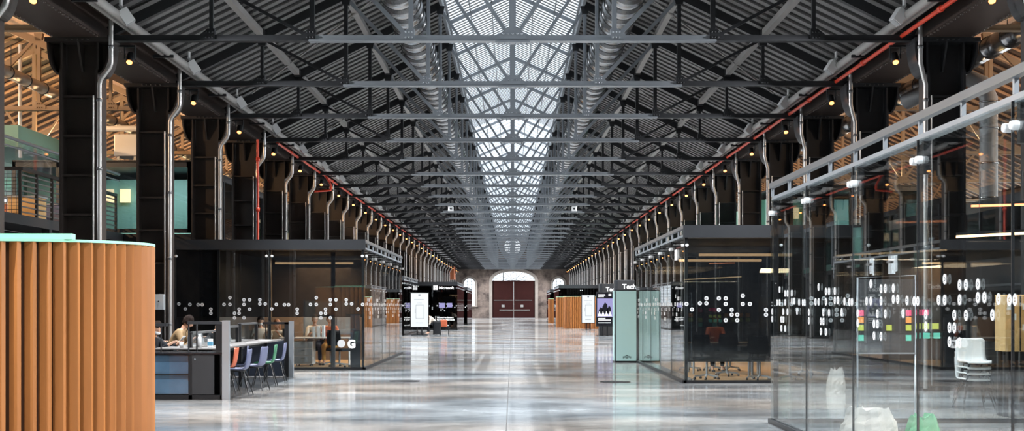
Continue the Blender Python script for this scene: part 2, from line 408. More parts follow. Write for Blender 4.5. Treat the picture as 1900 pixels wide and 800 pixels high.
for j, (cx, hw, sill, sp, ri) in enumerate(SIDEW):
    mb = MB(); arch_band(mb, cx, hw-.07, sill, sp, ri-.07, .07, YW+.1, YW+.2)
    for x in (-.28, .28): mb.box(cx+x-.025, cx+x+.025, YW+.12, YW+.17, sill, sp+.75)
    z = sill+.4
    while z < sp+.5: mb.box(cx-hw, cx+hw, YW+.12, YW+.16, z-.02, z+.02); z += .42
    mb.tube([(cx+.4*math.cos(t*PI/8), YW+.14, sp+.1+.4*math.sin(t*PI/8)) for t in range(9)], .02, 6)
    struct(mb.build('window_%d' % (j+3), M_FRAMEW))
mb = MB(); mb.tube([(1.2*math.cos(t*PI/16), YW+.1, cz+1.2*math.sin(t*PI/16)) for t in range(33)], .09, 8)
for x in (-.6, 0, .6): mb.box(x-.025, x+.025, YW+.05, YW+.15, cz-math.sqrt(1.44-x*x), cz+math.sqrt(1.44-x*x))
for z in (-.6, 0, .6): mb.box(-math.sqrt(1.44-z*z), math.sqrt(1.44-z*z), YW+.06, YW+.14, cz+z-.025, cz+z+.025)
struct(mb.build('window_5', M_FRAMEW))
dr = thing('door_1', None, None, (0, YW, 0)); struct(dr)
mb = MB(); mb.box(-2.8, .14, YW+.08, YW+.2, .02, 5.02); mb.box(.17, 3.1, YW+.08, YW+.2, .02, 5.02)
mb.box(-2.55, -.2, YW+.05, YW+.1, 2.6, 4.8); mb.box(.5, 2.85, YW+.05, YW+.1, 2.6, 4.8)
mb.box(-2.8, 3.1, YW+.02, YW+.14, 5.0, 5.2)
mb.build('door_leaf', M_DOORB, dr, (0, YW, 0))
mb = MB()
for x0, x1 in ((-2.6, .0), (.3, 2.7)): mb.box(x0, x1, YW-.01, YW+.05, 2.44, 2.50)
mb.box(-1.8, 2.4, YW-.03, YW+.05, 1.06, 1.17)
for x in (-1.3, 1.3): mb.box(x-.2, x+.2, YW, YW+.05, 1.5, 1.85)
mb.box(.12, .19, YW+.02, YW+.1, .1, 2.4)
mb.build('door_handle', M_PURL, dr, (0, YW, 0))
mb = MB(); mb.box(-8.0, 8.0, 175.8, 176.6, 6.75, 8.05); mb.box(-4, 4.4, 175.55, 175.8, 7.75, 8.0)
struct(mb.build('trim_3', mat('dark_lintel', (.008,.009,.011), .4, .2)))

def side_wall(name, s):
    mb = MB(); X0, X1 = s*24.6, s*25.0
    mb.box(X0, X1, YA, YB, 0, 3.2); mb.box(X0, X1, YA, YB, 6.9, 9)
    for i in range(36): y = YA+i*5.03+4; mb.box(X0, X1, y, y+1.6, 3.2, 6.9)
    struct(mb.build(name, M_STONE))
side_wall('wall_left', -1); side_wall('wall_right', 1)
mb = MB()
for s in (-1, 1):
    for i in range(36):
        y = YA+i*5.03+5.6
        for k in range(5): mb.box(s*24.75, s*24.82, y+.7*k, y+.7*k+.05, 3.2, 6.9)
        for z in (3.9, 4.7, 5.5, 6.3): mb.box(s*24.75, s*24.8, y, y+3.43, z, z+.05)
struct(mb.build('window_6', M_FRAMEW))
mb = MB()
mb.box(-25, 25, YA-.5, YA, 0, .9); mb.box(-25, 25, YA-.5, YA, 7.8, 13)
for x0, x1 in ((-25,-5.6),(-5.1,-.25),(.25,5.1),(5.6,25)): mb.box(x0, x1, YA-.5, YA, .9, 7.8)
struct(mb.build('wall_front', M_STONE))
mb = MB(); mb.box(-25, -9.2, YB-.5, YB, 0, 13); mb.box(9.2, 25, YB-.5, YB, 0, 13); struct(mb.build('wall_back_aisles', M_STONE))

# ------------------------------------------------------------ columns
def make_column(s, m, label):
    """riveted H-column, webs facing along the hall; s = side"""
    r = thing('iron_column', label, 'column', (0,0,0), 'riveted iron columns of the %s row' % ('left' if s < 0 else 'right'))
    mb = MB(); a, b = s*7.87, s*8.60
    mb.box(a, a+s*.05, -.26, .26, 0, 6.1); mb.box(b-s*.05, b, -.26, .26, 0, 6.1)
    mb.box(a+s*.05, b-s*.05, .02, .05, 0, 6.62)
    z = .35
    while z < 6.2: mb.box(a+s*.05, b-s*.05, -.2, .2, z-.02, z+.02); z += .75
    mb.box(a-s*.12, b+s*.12, -.36, .36, 0, .08)
    mb.build('shaft', m, r)
    mb = MB(); mb.box(s*7.62, s*8.86, -.33, .33, 6.62, 6.70); mb.box(a, a+s*.04, -.2, .2, 6.05, 6.62); mb.box(b-s*.04, b, -.2, .2, 6.05, 6.62)
    n = 10
    for x0, sg in ((a, -1), (b, 1)):
        pts = [(x0+s*sg*.24*math.cos(t*PI/2/n), 6.62-.62*math.sin(t*PI/2/n)) for t in range(n+1)]
        poly = [(x0, 6.62)]+pts
        mb.prism([(p[0], p[1]) for p in poly], .02, .05, 'y')
        for i in range(n):
            p, q = pts[i], pts[i+1]; dx, dz = q[0]-p[0], q[1]-p[1]; L = math.hypot(dx, dz); nx, nz = -dz/L*.035, dx/L*.035
            if nx*s*sg > 0: nx, nz = -nx, -nz
            mb.prism([p, q, (q[0]+nx, q[1]+nz), (p[0]+nx, p[1]+nz)], -.26, .26, 'y')
    c = (a+b)/2
    for x in (c,): mb.prism([(-.3, 6.62), (.02, 6.62), (.02, 6.1), (-.04, 6.1)], x-.02, x+.02, 'x')
    for i in range(5): mb.lathe((c-.2+.1*i, -.34, 6.66), [(0,-.02),(.018,-.02),(.018,.02)], 8, 'y')
    mb.build('capital', m, r)
    return r
colL = make_column(-1, M_COL, ''); colR = make_column(1, M_COLR, '')
for s, proto in ((-1, colL), (1, colR)):
    side = 'left' if s < 0 else 'right'; tr = snap(proto)
    ks = [k for k in range(K0, K1+1)]
    for j, k in enumerate(ks):
        lab = 'dark riveted iron column, %s of the %s row counting from the camera' % (ORD[k-K0], side)
        if j == 0: proto.location = (0, YK(k), 0); proto['label'] = lab
        else: dup(proto, (0, YK(k), 0), lab, tree=tr)
# longitudinal girders
for s in (-1, 1):
    side = 'left' if s < 0 else 'right'
    mb = MB(); mb.box(s*7.78, s*8.72, YA+.2, YW-.1, 6.70, 6.75); mb.box(s*8.0, s*8.04, YA+.2, YW-.1, 6.75, 7.28); mb.box(s*8.46, s*8.50, YA+.2, YW-.1, 6.75, 7.28)
    for i in range(240):
        y = 15+i*.18
        for x in (7.83, 8.67): mb.lathe((s*x, y, 6.69), [(0,-.012),(.022,-.008),(.026,.01)], 6)
    tag(mb.build('plate_girder', mat('girder_brown', (.05,.034,.028), .5, .3, .3, 3)), 'riveted plate girder running over the heads of the %s columns' % side, 'girder', 'column girders')

# ------------------------------------------------------------ trusses
def make_truss(label, md, ml, group, lantern=True):
    r = thing('roof_truss', label, 'roof truss', (0,0,ZT), group); o = (0,0,ZT)
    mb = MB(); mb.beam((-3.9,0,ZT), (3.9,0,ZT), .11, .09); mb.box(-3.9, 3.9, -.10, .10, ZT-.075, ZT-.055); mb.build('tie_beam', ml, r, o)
    for s in (-1, 1):
        mb = MB(); mb.beam((s*3.9,0,ZT), (s*7.75,0,ZT), .10, .10); mb.box(s*3.9, s*7.75, -.09, .09, ZT-.07, ZT-.055); mb.build('tie_beam_end', md, r, o)  # same tie as the centre, darker colour for shade away from the skylight
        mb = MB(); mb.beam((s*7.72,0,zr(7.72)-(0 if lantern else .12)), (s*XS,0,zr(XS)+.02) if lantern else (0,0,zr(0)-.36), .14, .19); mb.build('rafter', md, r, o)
        for x in (1.95, 3.84, 5.77):
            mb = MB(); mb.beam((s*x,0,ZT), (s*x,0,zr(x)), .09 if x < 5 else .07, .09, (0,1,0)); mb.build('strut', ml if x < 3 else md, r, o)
        for a, b, w in () if False else ((0, 1.95, .065), (1.95, 3.84, .08), (3.84, 5.77, .06)):
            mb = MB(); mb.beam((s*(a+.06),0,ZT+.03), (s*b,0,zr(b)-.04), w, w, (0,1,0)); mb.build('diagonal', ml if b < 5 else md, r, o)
        for x in (1.95, 3.84, 5.77):
            mb = MB(); zz = zr(x)-.05
            mb.prism([(s*x-.12, zz+.05), (s*x+.12, zz+.05), (s*x+.08, zz-.16), (s*x-.08, zz-.16)], -.07, .07, 'y'); mb.build('rafter_gusset', md, r, o)
            mb = MB(); mb.prism([(s*x-.07, ZT-.03), (s*x+.2, ZT-.03), (s*x+.2, ZT+.06), (s*x+.06, ZT+.17), (s*x-.07, ZT+.17)] if s > 0 else [(s*x+.07, ZT-.03), (s*x-.2, ZT-.03), (s*x-.2, ZT+.06), (s*x-.06, ZT+.17), (s*x+.07, ZT+.17)], -.075, .075, 'y')
            for bx in (-.03, .03, .09):
                mb.lathe((s*(x+bx), -.08, ZT+.1), [(0,-.025),(.02,-.02),(.022,.0)], 6, 'y'); mb.lathe((s*(x+bx), -.08, ZT-.0), [(0,-.025),(.02,-.02),(.022,.0)], 6, 'y')
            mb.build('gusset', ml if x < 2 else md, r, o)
    mb = MB(); mb.beam((0,0,ZT), (0,0,ZR-.15 if lantern else zr(0)-.1), .13, .13, (0,1,0)); mb.build('king_post', ml, r, o)
    mb = MB(); mb.prism([(-.27, ZT-.03),(.27, ZT-.03),(.23, ZT+.08),(.12, ZT+.17),(0, ZT+.2),(-.12, ZT+.17),(-.23, ZT+.08)], -.08, .08, 'y')
    mb.box(-.33, .33, -.12, .12, ZT-.10, ZT-.075)
    for i in range(6): mb.lathe((-.27+i*.11, 0, ZT-.115), [(0,-.02),(.02,-.015),(.02,.02)], 6)
    for x in (-.18, -.09, 0, .09, .18): mb.lathe((x, -.09, ZT+.06), [(0,-.025),(.02,-.02),(.022,.0)], 6, 'y')
    mb.build('centre_gusset', ml, r, o)
    return r
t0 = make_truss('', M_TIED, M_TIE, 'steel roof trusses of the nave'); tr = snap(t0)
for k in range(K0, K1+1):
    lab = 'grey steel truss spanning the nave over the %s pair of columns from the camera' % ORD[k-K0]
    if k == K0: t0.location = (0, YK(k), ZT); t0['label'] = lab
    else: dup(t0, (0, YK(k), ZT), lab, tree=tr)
t1 = make_truss('', M_TRUSB, M_TRUSB, 'ochre aisle trusses', False); tr = snap(t1); first = True
for s in (-1, 1):
    for k in range(0, 12, 2):
        lab = 'ochre steel aisle truss behind the %s column of the %s row' % (ORD[k-K0], 'left' if s < 0 else 'right')
        loc = (s*(AC+.1), YK(k), ZT+.2)
        if first: t1.location = loc; t1['label'] = lab; first = False
        else: dup(t1, loc, lab, tree=tr)
# purlins and eave channels
for s in (-1, 1):
    side = 'left' if s < 0 else 'right'
    for x, w, nm in ((5.77, 'lower', 0), (3.84, 'upper', 1)):
        r = thing('purlin', 'pale grey purlin running the length of the %s roof slope, the %s one' % (side, w), 'purlin', (s*x, 0, zr(x)), 'purlins of the nave roof')
        mb = MB()
        for k in range(K0, K1+1):
            y0 = YK(k)+.28; y1 = min(YK(k+1)-.28, YW-.1)
            mb.box(s*x-.07, s*x+.07, y0, y1, zr(x)-.02, zr(x)+.12)
        mb.build('channel', M_PURL, r, (s*x, 0, zr(x)))
        for k in range(K0, K1+1):
            mb = MB(); mb.box(s*x-.085, s*x+.085, YK(k)-.28, YK(k)+.28, zr(x)-.04, zr(x)+.13); mb.build('end_bracket', M_TIED, r, (s*x, 0, zr(x)))
    r = thing('eave_channel', 'pale steel eave channel above the %s row of columns' % side, 'eave channel', (s*7.3, 0, 7.0), 'eave channels')
    mb = MB(); mb.tube([(s*7.28, 9, 6.98), (s*7.28, YW-.3, 6.98)], .085, 10); mb.box(s*7.36, s*7.42, 9, YW-.3, 6.9, 7.1); mb.build('pipe', M_PURL, r, (s*7.3, 0, 7.0))
    mb = MB()
    for k in range(K0-3, K1+1): mb.box(s*7.16, s*7.6, YK(k)+2.5, YK(k)+2.56, 6.86, 6.92)
    mb.build('pipe_clip', M_TIED, r, (s*7.3, 0, 7.0))
# wind bracing rods
for j, (s, k) in enumerate([(-1,1),(1,1),(-1,3),(1,3),(-1,6),(1,6),(-1,9),(1,9)]):
    p, q = (s*2.3, YK(k)+.3, zr(2.3)-.02), (s*6.9, YK(k)+4.4, zr(6.9)-.02)
    r = thing('bracing_rod', 'thin pale bracing rod under the %s roof slope, past the %s truss' % ('left' if s < 0 else 'right', ORD[k-K0]), 'rod', p, 'roof bracing rods')
    mb = MB(); mb.tube([p, q], .022, 6); mb.build('rod', M_PURL, r, p)
    m_ = Vector(p).lerp(Vector(q), .3); mb = MB(); mb.tube([m_, m_+(Vector(q)-Vector(p))*.05], .05, 8); mb.build('turnbuckle', M_PURL, r, p)

# ------------------------------------------------------------ ducts
def duct(label, x, z, r, y0, y1, step, group, m=M_GALV):
    t = thing('spiral_duct', label, 'air duct', (x, y0, z), group)
    mb = MB(); y = y0+.3; prof = [(.001, 0), (r, 0)]
    while y < y1-.1: q = y-y0; prof += [(r, q-.02), (r+.018, q-.02), (r+.018, q+.02), (r, q+.02)]; y += step
    prof += [(r, y1-y0), (.001, y1-y0)]; mb.lathe((x, y0, z), prof, 28, 'y'); q = mb.build('duct_tube', m, t, (x, y0, z))
    q.data.materials.append(M_SEAM)
    for p in q.data.polygons:
        i = p.index//28
        p.material_index = 1 if (i >= 2 and (i-2) % 4 in (0, 1, 2) and i < len(prof)-3) else 0
    mb = MB(); y = y0+2
    while y < y1: mb.tube([(x-r-.02, y, z), (x-r-.02, y, z+r+.5)], .01, 5); mb.tube([(x+r+.02, y, z), (x+r+.02, y, z+r+.5)], .01, 5); y += 5.03
    mb.build('hanger', M_SEAM, t, (x, y0, z))
    return t
for s in (-1, 1):
    duct('large shiny spiral air duct beside the skylight on its %s side' % ('left' if s < 0 else 'right'), s*2.36, 8.12, .40, 12, 150, .9, 'nave air ducts')
duct('silver air duct high in the right aisle', 10.6, 7.35, .24, 20, 90, 1.2, 'aisle air ducts')
duct('silver air duct high in the left aisle', -12.6, 7.45, .15, 20, 90, 1.2, 'aisle air ducts', mat('duct_cream', (.7,.62,.5), .4, .3))
r = thing('duct_elbow', 'thick grey duct turning down behind the nearest right column', 'air duct', (11.0, 29.6, 3.4))
pts = [(9.9, 31.5, 6.75), (10.5, 30.4, 6.85)]+[(11.0-.25*math.cos(t), 29.6+.45*math.cos(t), 6.45+.40*math.sin(t)) for t in (PI/2, PI/3, PI/6, 0)]+[(10.75, 30.05, 3.4)]
mb = MB(); mb.tube([(9.6,31.6,6.6),(10.2,30.8,6.9),(10.6,30.2,6.95),(10.85,29.9,6.75),(10.95,29.75,6.4),(10.95,29.75,5.4),(10.95,29.75,3.66)], .2, 18); mb.build('duct_tube', M_GREY, r, (11.0, 29.6, 3.4))
mb = MB()
for z in (4.1, 4.9, 5.7, 6.3): mb.lathe((10.95, 29.75, z), [(.195,-.02),(.215,-.02),(.215,.02),(.195,.02)], 18)
mb.build('duct_band', M_GALV, r, (11.0, 29.6, 3.4))

# ------------------------------------------------------------ column downpipes, red pipes
def make_downpipe(s):
    r = thing('downpipe', '', 'pipe', (s*7.6, 0, 0), 'downpipes on the %s columns' % ('left' if s < 0 else 'right'))
    o = (s*7.6, 0, 0); y = -.38
    up, lo = (7.58, 7.80) if s < 0 else (7.70, 7.80)
    pts = [(s*up, y, 7.0), (s*up, y, 6.2), (s*(up+.02), y, 6.12), (s*(lo-.03), y, 5.9), (s*lo, y, 5.8), (s*lo, y, .05)]
    mb = MB(); mb.tube(pts, .045, 10); mb.build('pipe', M_PIPE, r, o)
    mb = MB()
    for z in (1.2, 2.7, 4.2, 5.5, 6.5):
        x = lo if z < 5.7 else up
        mb.lathe((s*x, y, z), [(.044,-.03),(.056,-.03),(.056,.03),(.044,.03)], 12)
        mb.box(s*x-.012, s*x+.012, y, y+.13, z-.015, z+.015)
    mb.build('pipe_clip', M_RAIL, r, o)
    mb = MB(); mb.tube([(s*7.94, -.3, .1), (s*7.94, -.3, 5.6)], .016, 6); mb.build('conduit', M_PIPE, r, o)
    return r
for s in (-1, 1):
    p = make_downpipe(s); tr = snap(p); side = 'left' if s < 0 else 'right'
    for k in range(K0, K1+1):
        lab = 'grey downpipe with a kink below the capital on the %s column of the %s row' % (ORD[k-K0], side)
        if k == K0: p.location = (s*7.6, YK(k), 0); p['label'] = lab
        else: dup(p, (s*7.6, YK(k), 0), lab, tree=tr)
def red_pipe(label, pts, cl):
    r = thing('sprinkler_pipe', label, 'pipe', pts[0], 'red sprinkler pipes')
    mb = MB(); mb.tube(pts, .042, 10); mb.build('pipe', M_RED, r, pts[0])
    mb = MB()
    for c in cl: mb.lathe(c[0], [(.04,-.06),(.06,-.06),(.06,.06),(.04,.06)], 10, c[1])
    mb.build('coupling', M_RED, r, pts[0])
red_pipe('red sprinkler pipe running along above the right columns', [(7.45, 10, 6.78), (7.45, 120, 6.78)], [((7.45, 10+i*2.5, 6.78), 'y') for i in range(1, 30)])
red_pipe('red sprinkler pipe running along above the left columns', [(-7.45, 41, 6.78), (-7.45, 120, 6.78)], [((-7.45, 41+i*2.5, 6.78), 'y') for i in range(1, 28)])
red_pipe('red riser pipe standing against the left columns', [(-7.62, YK(3)-1.2, 6.6), (-7.62, YK(3)-1.2, .05)], [((-7.62, YK(3)-1.2, z), 'z') for z in (1.5, 3, 4.5, 6)])
red_pipe('short red pipe loop under the left eave further down', [(-7.3, YK(5)+.6, 6.7), (-7.1, YK(5)+.6, 6.35), (-7.1, YK(5)+.6, 6.15), (-7.75, YK(5)+.6, 6.1)], [((-7.1, YK(5)+.6, 6.25), 'z')])

# warm column spotlights
def spot_fixture(s):
    r = thing('column_spotlight', '', 'spotlight', (0,0,0), 'warm spotlights at the column heads')
    ax = Vector((0, -.55, -.83)).normalized()      # beam direction: towards camera and down
    mb = MB(); mb.tube([-ax*.14, ax*.06], .075, 16); mb.build('housing', M_BLACK, r)
    mb = MB(); mb.tube([ax*.055, ax*.075], .055, 16); mb.build('lens', M_WARM, r)
    mb = MB(); mb.beam((.1,0,.02), (.1,0,.26), .02, .04); mb.beam((-.1,0,.02), (-.1,0,.26), .02, .04); mb.box(-.11, .11, -.03, .03, .24, .28); mb.box(0, s*.28, -.02, .02, .25, .28); mb.build('bracket', M_BLACK, r)
    return r
for s in (-1, 1):
    sp = spot_fixture(s); tr = snap(sp)
    for k in range(K0, K1+1):
        loc = (s*7.42, YK(k)+.28, 6.385); lab = 'small glowing warm spotlight by the capital of the %s column on the %s' % (ORD[k-K0], 'left' if s < 0 else 'right')
        if k == K0: sp.location = loc; sp['label'] = lab; q = sp
        else: q = dup(sp, loc, lab, tree=tr)
        if k <= 12:
            light('SPOT', 'column_spot_beam', (s*7.42, YK(k)+.24, 6.28), P_WARM, (1,.55,.28), (s*7.7, YK(k)-1.5, 0), spot=1.9, blend=.8, radius=.01)
# white projectors on the eave channels; those behind the camera added for fill
pr = thing('projector_lamp', '', 'floodlight', (0,0,0), 'white floodlights along the eaves')
mb = MB(); ax = Vector((-.5, -.15, -.75)).normalized(); mb.beam(-ax*.14, ax*.14, .17, .19); mb.build('lamp_body', M_WHITE, pr)
mb = MB(); mb.beam((.02,0,.06), (.12,0,.22), .05, .05); mb.beam((.10,0,.2), (.10,0,.34), .03, .12); mb.build('arm', M_WHITE, pr)
mb = MB(); mb.beam(ax*.14, ax*.15, .14, .16); mb.build('lamp_glass', M_GREY, pr)
tr = snap(pr)
first = True
for s in (-1, 1):
    for k in range(K0-3, K1+1):
        y = YK(k)-.95; loc = (s*7.12, y, 6.95)
        lab = 'white box floodlight on the %s eave channel, just before the %s column' % ('left' if s < 0 else 'right', ORD[k-K0]) if k >= K0 else 'white box floodlight on the %s eave channel, added unseen for fill, %s row behind the first column' % ('left' if s < 0 else 'right', ORD[K0-k-1])
        if first: pr.location = loc; pr['label'] = lab; pr.rotation_euler.z = PI; first = False
        else: dup(pr, loc, lab, rz=(PI if s < 0 else 0), tree=tr)
        light('SPOT', 'nave_fill_beam', (s*6.95, y-.05, 6.75), P_PROJ, (.95,.97,1), (s*1.5, y-.2, 0), spot=2.2, blend=.7, radius=.02)  # beam added to brighten the nave beyond what the skylight gives
# aisle pendants added to warm and brighten the aisle roofs
pp = thing('aisle_fill_pendant', '', 'pendant lamp', (0,0,0), 'added warm pendant lamps in the aisles')
mb = MB(); mb.lathe((0,0,0), [(.02,.2),(.1,.18),(.22,.02),(.23,0),(.21,.0),(.09,.15)], 18); mb.build('lamp_shade', M_BLACK, pp)
mb = MB(); mb.lathe((0,0,0), [(.001,-.07),(.06,-.05),(.08,0),(.05,.07),(.001,.1)], 14); mb.build('bulb', mat('bulb_warm', (1,.8,.5), .3, emit=6, ecol=(1,.72,.42)), pp)
mb = MB(); mb.tube([(0,0,.2),(0,0,1.8)], .008, 5); mb.build('cord', M_BLACK, pp)
tr = snap(pp); first = True
for s in (-1, 1):
    for j in range(8):
        loc = (s*16.0, 27+j*10.06, 7.4); lab = 'added dark pendant lamp with a warm bulb for fill, %s along the %s aisle' % (ORD[j], 'left' if s < 0 else 'right')
        if first: pp.location = loc; pp['label'] = lab; first = False
        else: dup(pp, loc, lab, tree=tr)
        light('POINT', 'pendant_fill_glow', (loc[0], loc[1], loc[2]-.3), P_AISLE*(1 if s < 0 else .45), (1,.62,.32), radius=.05)

# ------------------------------------------------------------ floor grates
for x, y, lab in ((-2.31, 27.7, 'round dark floor grate on the left of the aisle centre'), (2.17, 27.4, 'round dark floor grate near the teal kiosk side')):
    r = thing('floor_grate', lab, 'floor grate', (x, y, 0), 'round floor grates')
    mb = MB(); mb.lathe((x, y, 0), [(.29,.001),(.33,.001),(.33,.008),(.29,.008)], 28); mb.build('grate_ring', M_BLACK, r, (x, y, 0))
    mb = MB()
    for i in range(-5, 6): h = math.sqrt(.29**2-(i*.05)**2); mb.box(x+i*.05-.015, x+i*.05+.015, y-h, y+h, .001, .007)
    mb.lathe((x, y, .001), [(0.001,.0005),(.29,.0005)], 28)
    mb.build('grate_bars', M_DARKW, r, (x, y, 0))

# ------------------------------------------------------------ glass boxes
MOTIF = [(0,330),(17,347),(41,328),(61,313),(61,328),(99,313),(99,348),(120,313),(120,330),(138,348),(138,363),(155,363),(155,380),(120,380),(172,305),(172,330),(194,330),(243,348),(243,363),(275,331),(290,331)]
MOT = [(x/2/73.2, EYE-(y/2+400-569)/73.2) for x, y in MOTIF]
def ring_decal(mb, c, u, nrm, r=.044, n=16):
    c = Vector(c); u = Vector(u); w = Vector((0,0,1)); nr = Vector(nrm)
    def circ(rr, off): return [c+nr*off+(u*math.cos(2*PI*k/n)+w*math.sin(2*PI*k/n))*rr for k in range(n)]
    o_, i_ = circ(r, .002), circ(r*.42, .002)
    mb.add(o_+i_, [(k, (k+1) % n, n+(k+1) % n, n+k) for k in range(n)])
    mb.add(circ(r*.2, .002), [tuple(range(n))])
def glass_box(name, label, s, xi, xo, y0, y1, zt=3.06, pw=2.15, roof=True, wing=None, front_mat=None, side_mat=None, seed=1, dots=True, blind_z=None, posts=True, back=True, lamp=None, outer=True):
    r = thing(name, label, 'glass room', (s*xi, y0, 0), 'glass meeting rooms'); o = (s*xi, y0, 0)
    X = s*xi; XO = s*xo; XF = s*(wing or xo); T = .016
    gs = side_mat or M_GLASS; gf = front_mat or M_GLASS
    n = max(1, int((y1-y0)/pw+.3)); w = (y1-y0)/n
    ys = [y0+w*i for i in range(n+1)]
    for i in range(n): mb = MB(); mb.box(X, X+s*T, ys[i]+.004, ys[i+1]-.004, .06, zt); mb.build('glass_panel', gs, r, o)
    m_ = max(1, int(abs(XF-X)/pw+.4)); wx = (XF-X)/m_; xs = [X+wx*i for i in range(m_+1)]
    for i in range(m_):
        mb = MB(); a, b = xs[i]+s*.004, xs[i+1]-s*.004; mb.box(a, b, y0, y0+T, .06, zt); mb.build('glass_panel', gf, r, o)
        if back: mb = MB(); mb.box(a, b if abs(b) < abs(XO) else XO, y1-T, y1, .06, zt); mb.build('glass_panel', gf, r, o)
    mb = MB()
    mb.box(X-s*.03, X+s*.06, y0-.03, y1+.03, 0, .06); mb.box(X, XF, y0-.03, y0+.06, 0, .06); mb.box(X, XO, y1-.06, y1+.03, 0, .06)
    for x, y in ((X+s*.06, y0+.06), (X+s*.06, y1-.06), (XO-s*.03, y0+.06), (XO-s*.03, y1-.06)): mb.box(x-.03, x+.03, y-.03, y+.03, 0, zt)
    for y in ys[1:-1]: mb.box(X+s*.05, X+s*.11, y-.03, y+.03, zt-.3, zt+.02)
    for x in xs[1:-1]: mb.box(x-.03, x+.03, y0+.05, y0+.11, 0, zt)
    for y in ys[1:-1]: mb.box(X-s*.002, X+s*.018, y-.006, y+.006, 0.03, zt)
    mb.build('frame', M_BLACK, r, o)
    mb = MB(); mb.box(X+s*.02, X+s*.10, y0, y1, zt-.01, zt+.05); mb.build('head_channel', M_STEELP, r, o)
    mb = MB(); mb.beam((X+s*.02, y0-.02, zt+.20), (X+s*.02, y1+.02, zt+.20), .07, .07)
    mb.beam((X+s*.02, y0+.02, zt+.06), (X+s*.02, y0+.02, zt+.18), .05, .05, (0,1,0))
    rl = mb.build('top_rail', M_RAIL, r, o)
    for i in range(2*n+1): mb = MB(); y = y0+w*i/2; mb.beam((X+s*.03, y, zt+.05), (X+s*.03, y, zt+.17), .035, .035, (0,1,0)); mb.build('rail_post', M_STEELP, rl, o)
    if roof:
        mb = MB(); mb.box(X+s*.06, XO, y0+.02, y1, zt-.02, zt+.06)
        mb.box(X-s*.01, XF, y0-.03, y0+.04, zt-.02, zt+.24)
        if wing: mb.box(XO, XF, y0+.02, y0+1.2, zt-.02, zt+.06)
        mb.build('fascia', M_FASC, r, o)
    if outer:
        mb = MB(); mb.box(XO-s*.04, XO, y0+.1, y1-.1, 0, zt-.02)
        if wing: mb.box(XF-s*.04, XF, y0+.05, y0+1.2, 0, zt-.02); mb.box(XO, XF, y0+1.16, y0+1.2, 0, zt-.02)
        mb.build('back_panel', M_DARKW, r, o)  # outer wall made a dark panel so the room interior turns darker
    cyl = [(.001,-.02),(.03,-.018),(.034,.0),(.034,.04)]
    for y in ys:
        for d in (-.07, .07):
            if y0 <= y+d <= y1: mb = MB(); mb.lathe((X-s*.02, y+d, zt-.18), cyl, 12, 'x'); mb.build('fitting', M_WHITE, r, o)
    for x in xs:
        for d in (-.07, .07):
            if min(X, XF) < x+d < max(X, XF): mb = MB(); mb.lathe((x+d, y0-.02, zt-.18), cyl, 12, 'y'); mb.build('fitting', M_WHITE, r, o)
    if dots:
        mb = MB(); y = y0+.12
        while y < y1-.1:
            for dx, z in MOT:
                if y+dx < y1-.1: ring_decal(mb, (X-s*.003, y+dx, z), (0,1,0), (-s,0,0))
            y += 2.19
        x = .06
        while x < abs(XF-X)-.1:
            for dx, z in MOT:
                xx = x+dx
                if xx < abs(XF-X)-.08: ring_decal(mb, (X+s*xx, y0-.003, z), (1,0,0), (0,-1,0))
            x += 2.19
        mb.build('dot_pattern', M_DECAL, r, o)
    if blind_z:
        mb = MB()
        for i in range(m_):
            a, b = xs[i]+s*.05, xs[i+1]-s*.05; mb.box(a, b, y0+.13, y0+.134, blind_z, zt-.03); mb.box(a, b, y0+.125, y0+.14, blind_z-.02, blind_z)
        mb.build('blind', M_BLIND, r, o)
    if lamp:
        mb = MB()
        for q in (.35, .7): yy = y0+(y1-y0)*q; mb.box((X+XO)/2-1.1, (X+XO)/2+1.1, yy-.05, yy+.05, zt-.26, zt-.2)
        mb.build('linear_lamp', M_LED, r, o)
        light('AREA', 'room_lamp', ((X+XO)/2, (y0+y1)/2, zt-.3), lamp, (1,.72,.45), ((X+XO)/2, (y0+y1)/2, 0), 1.6, (y1-y0)*.6)
    return r
GA = glass_box('glass_room', 'large clear glass room nearest the camera on the right', 1, 3.55, 7.55, 2.75, 17.8, pw=2.15, roof=False, outer=False)
GB = glass_box('glass_room', 'black-fronted glass room on the right behind the teal kiosk', 1, 3.57, 7.5, 27.0, 37.7, blind_z=.46, lamp=130)
GC = glass_box('glass_room', 'black-fronted glass room on the left behind the chairs', -1, 3.74, 7.5, 32.8, 43.8, wing=8.6, blind_z=1.35, lamp=300)
GD = glass_box('glass_room', 'far black glass room on the left with the white four-square sign', -1, 3.8, 7.2, 89, 101, front_mat=M_GLASSF, side_mat=M_GLASSD)
GE = glass_box('glass_room', 'low dark glass room behind the left map screen', -1, 6.0, 7.5, 71.5, 82, front_mat=M_GLASSF, side_mat=M_GLASSD)
GF = glass_box('glass_room', 'farthest dark glass room on the left near the arched window', -1, 3.95, 7.2, 113, 126, front_mat=M_GLASSF, side_mat=M_GLASSD)
GG = glass_box('glass_room', 'dark glass room on the right behind the slatted wooden booths', 1, 3.65, 7.2, 102, 114, front_mat=M_GLASSF, side_mat=M_GLASSD)
GH = glass_box('glass_room', 'farthest dark glass room on the right near the end wall', 1, 3.7, 7.2, 128, 140, front_mat=M_GLASSF, side_mat=M_GLASSD)
# dark interior screens of the far rooms
for g, s, xi, xo, y in ((GD,-1,3.8,7.2,89),(GE,-1,6.0,7.5,71.5),(GF,-1,3.95,7.2,113),(GG,1,3.65,7.2,102),(GH,1,3.7,7.2,128)):
    o = (s*xi, y, 0); mb = MB(); mb.box(s*(xi+.08), s*(xo-.05), y+.2, y+.22, .06, 3.0); mb.build('blackout_screen', M_BLACKG, g, o)
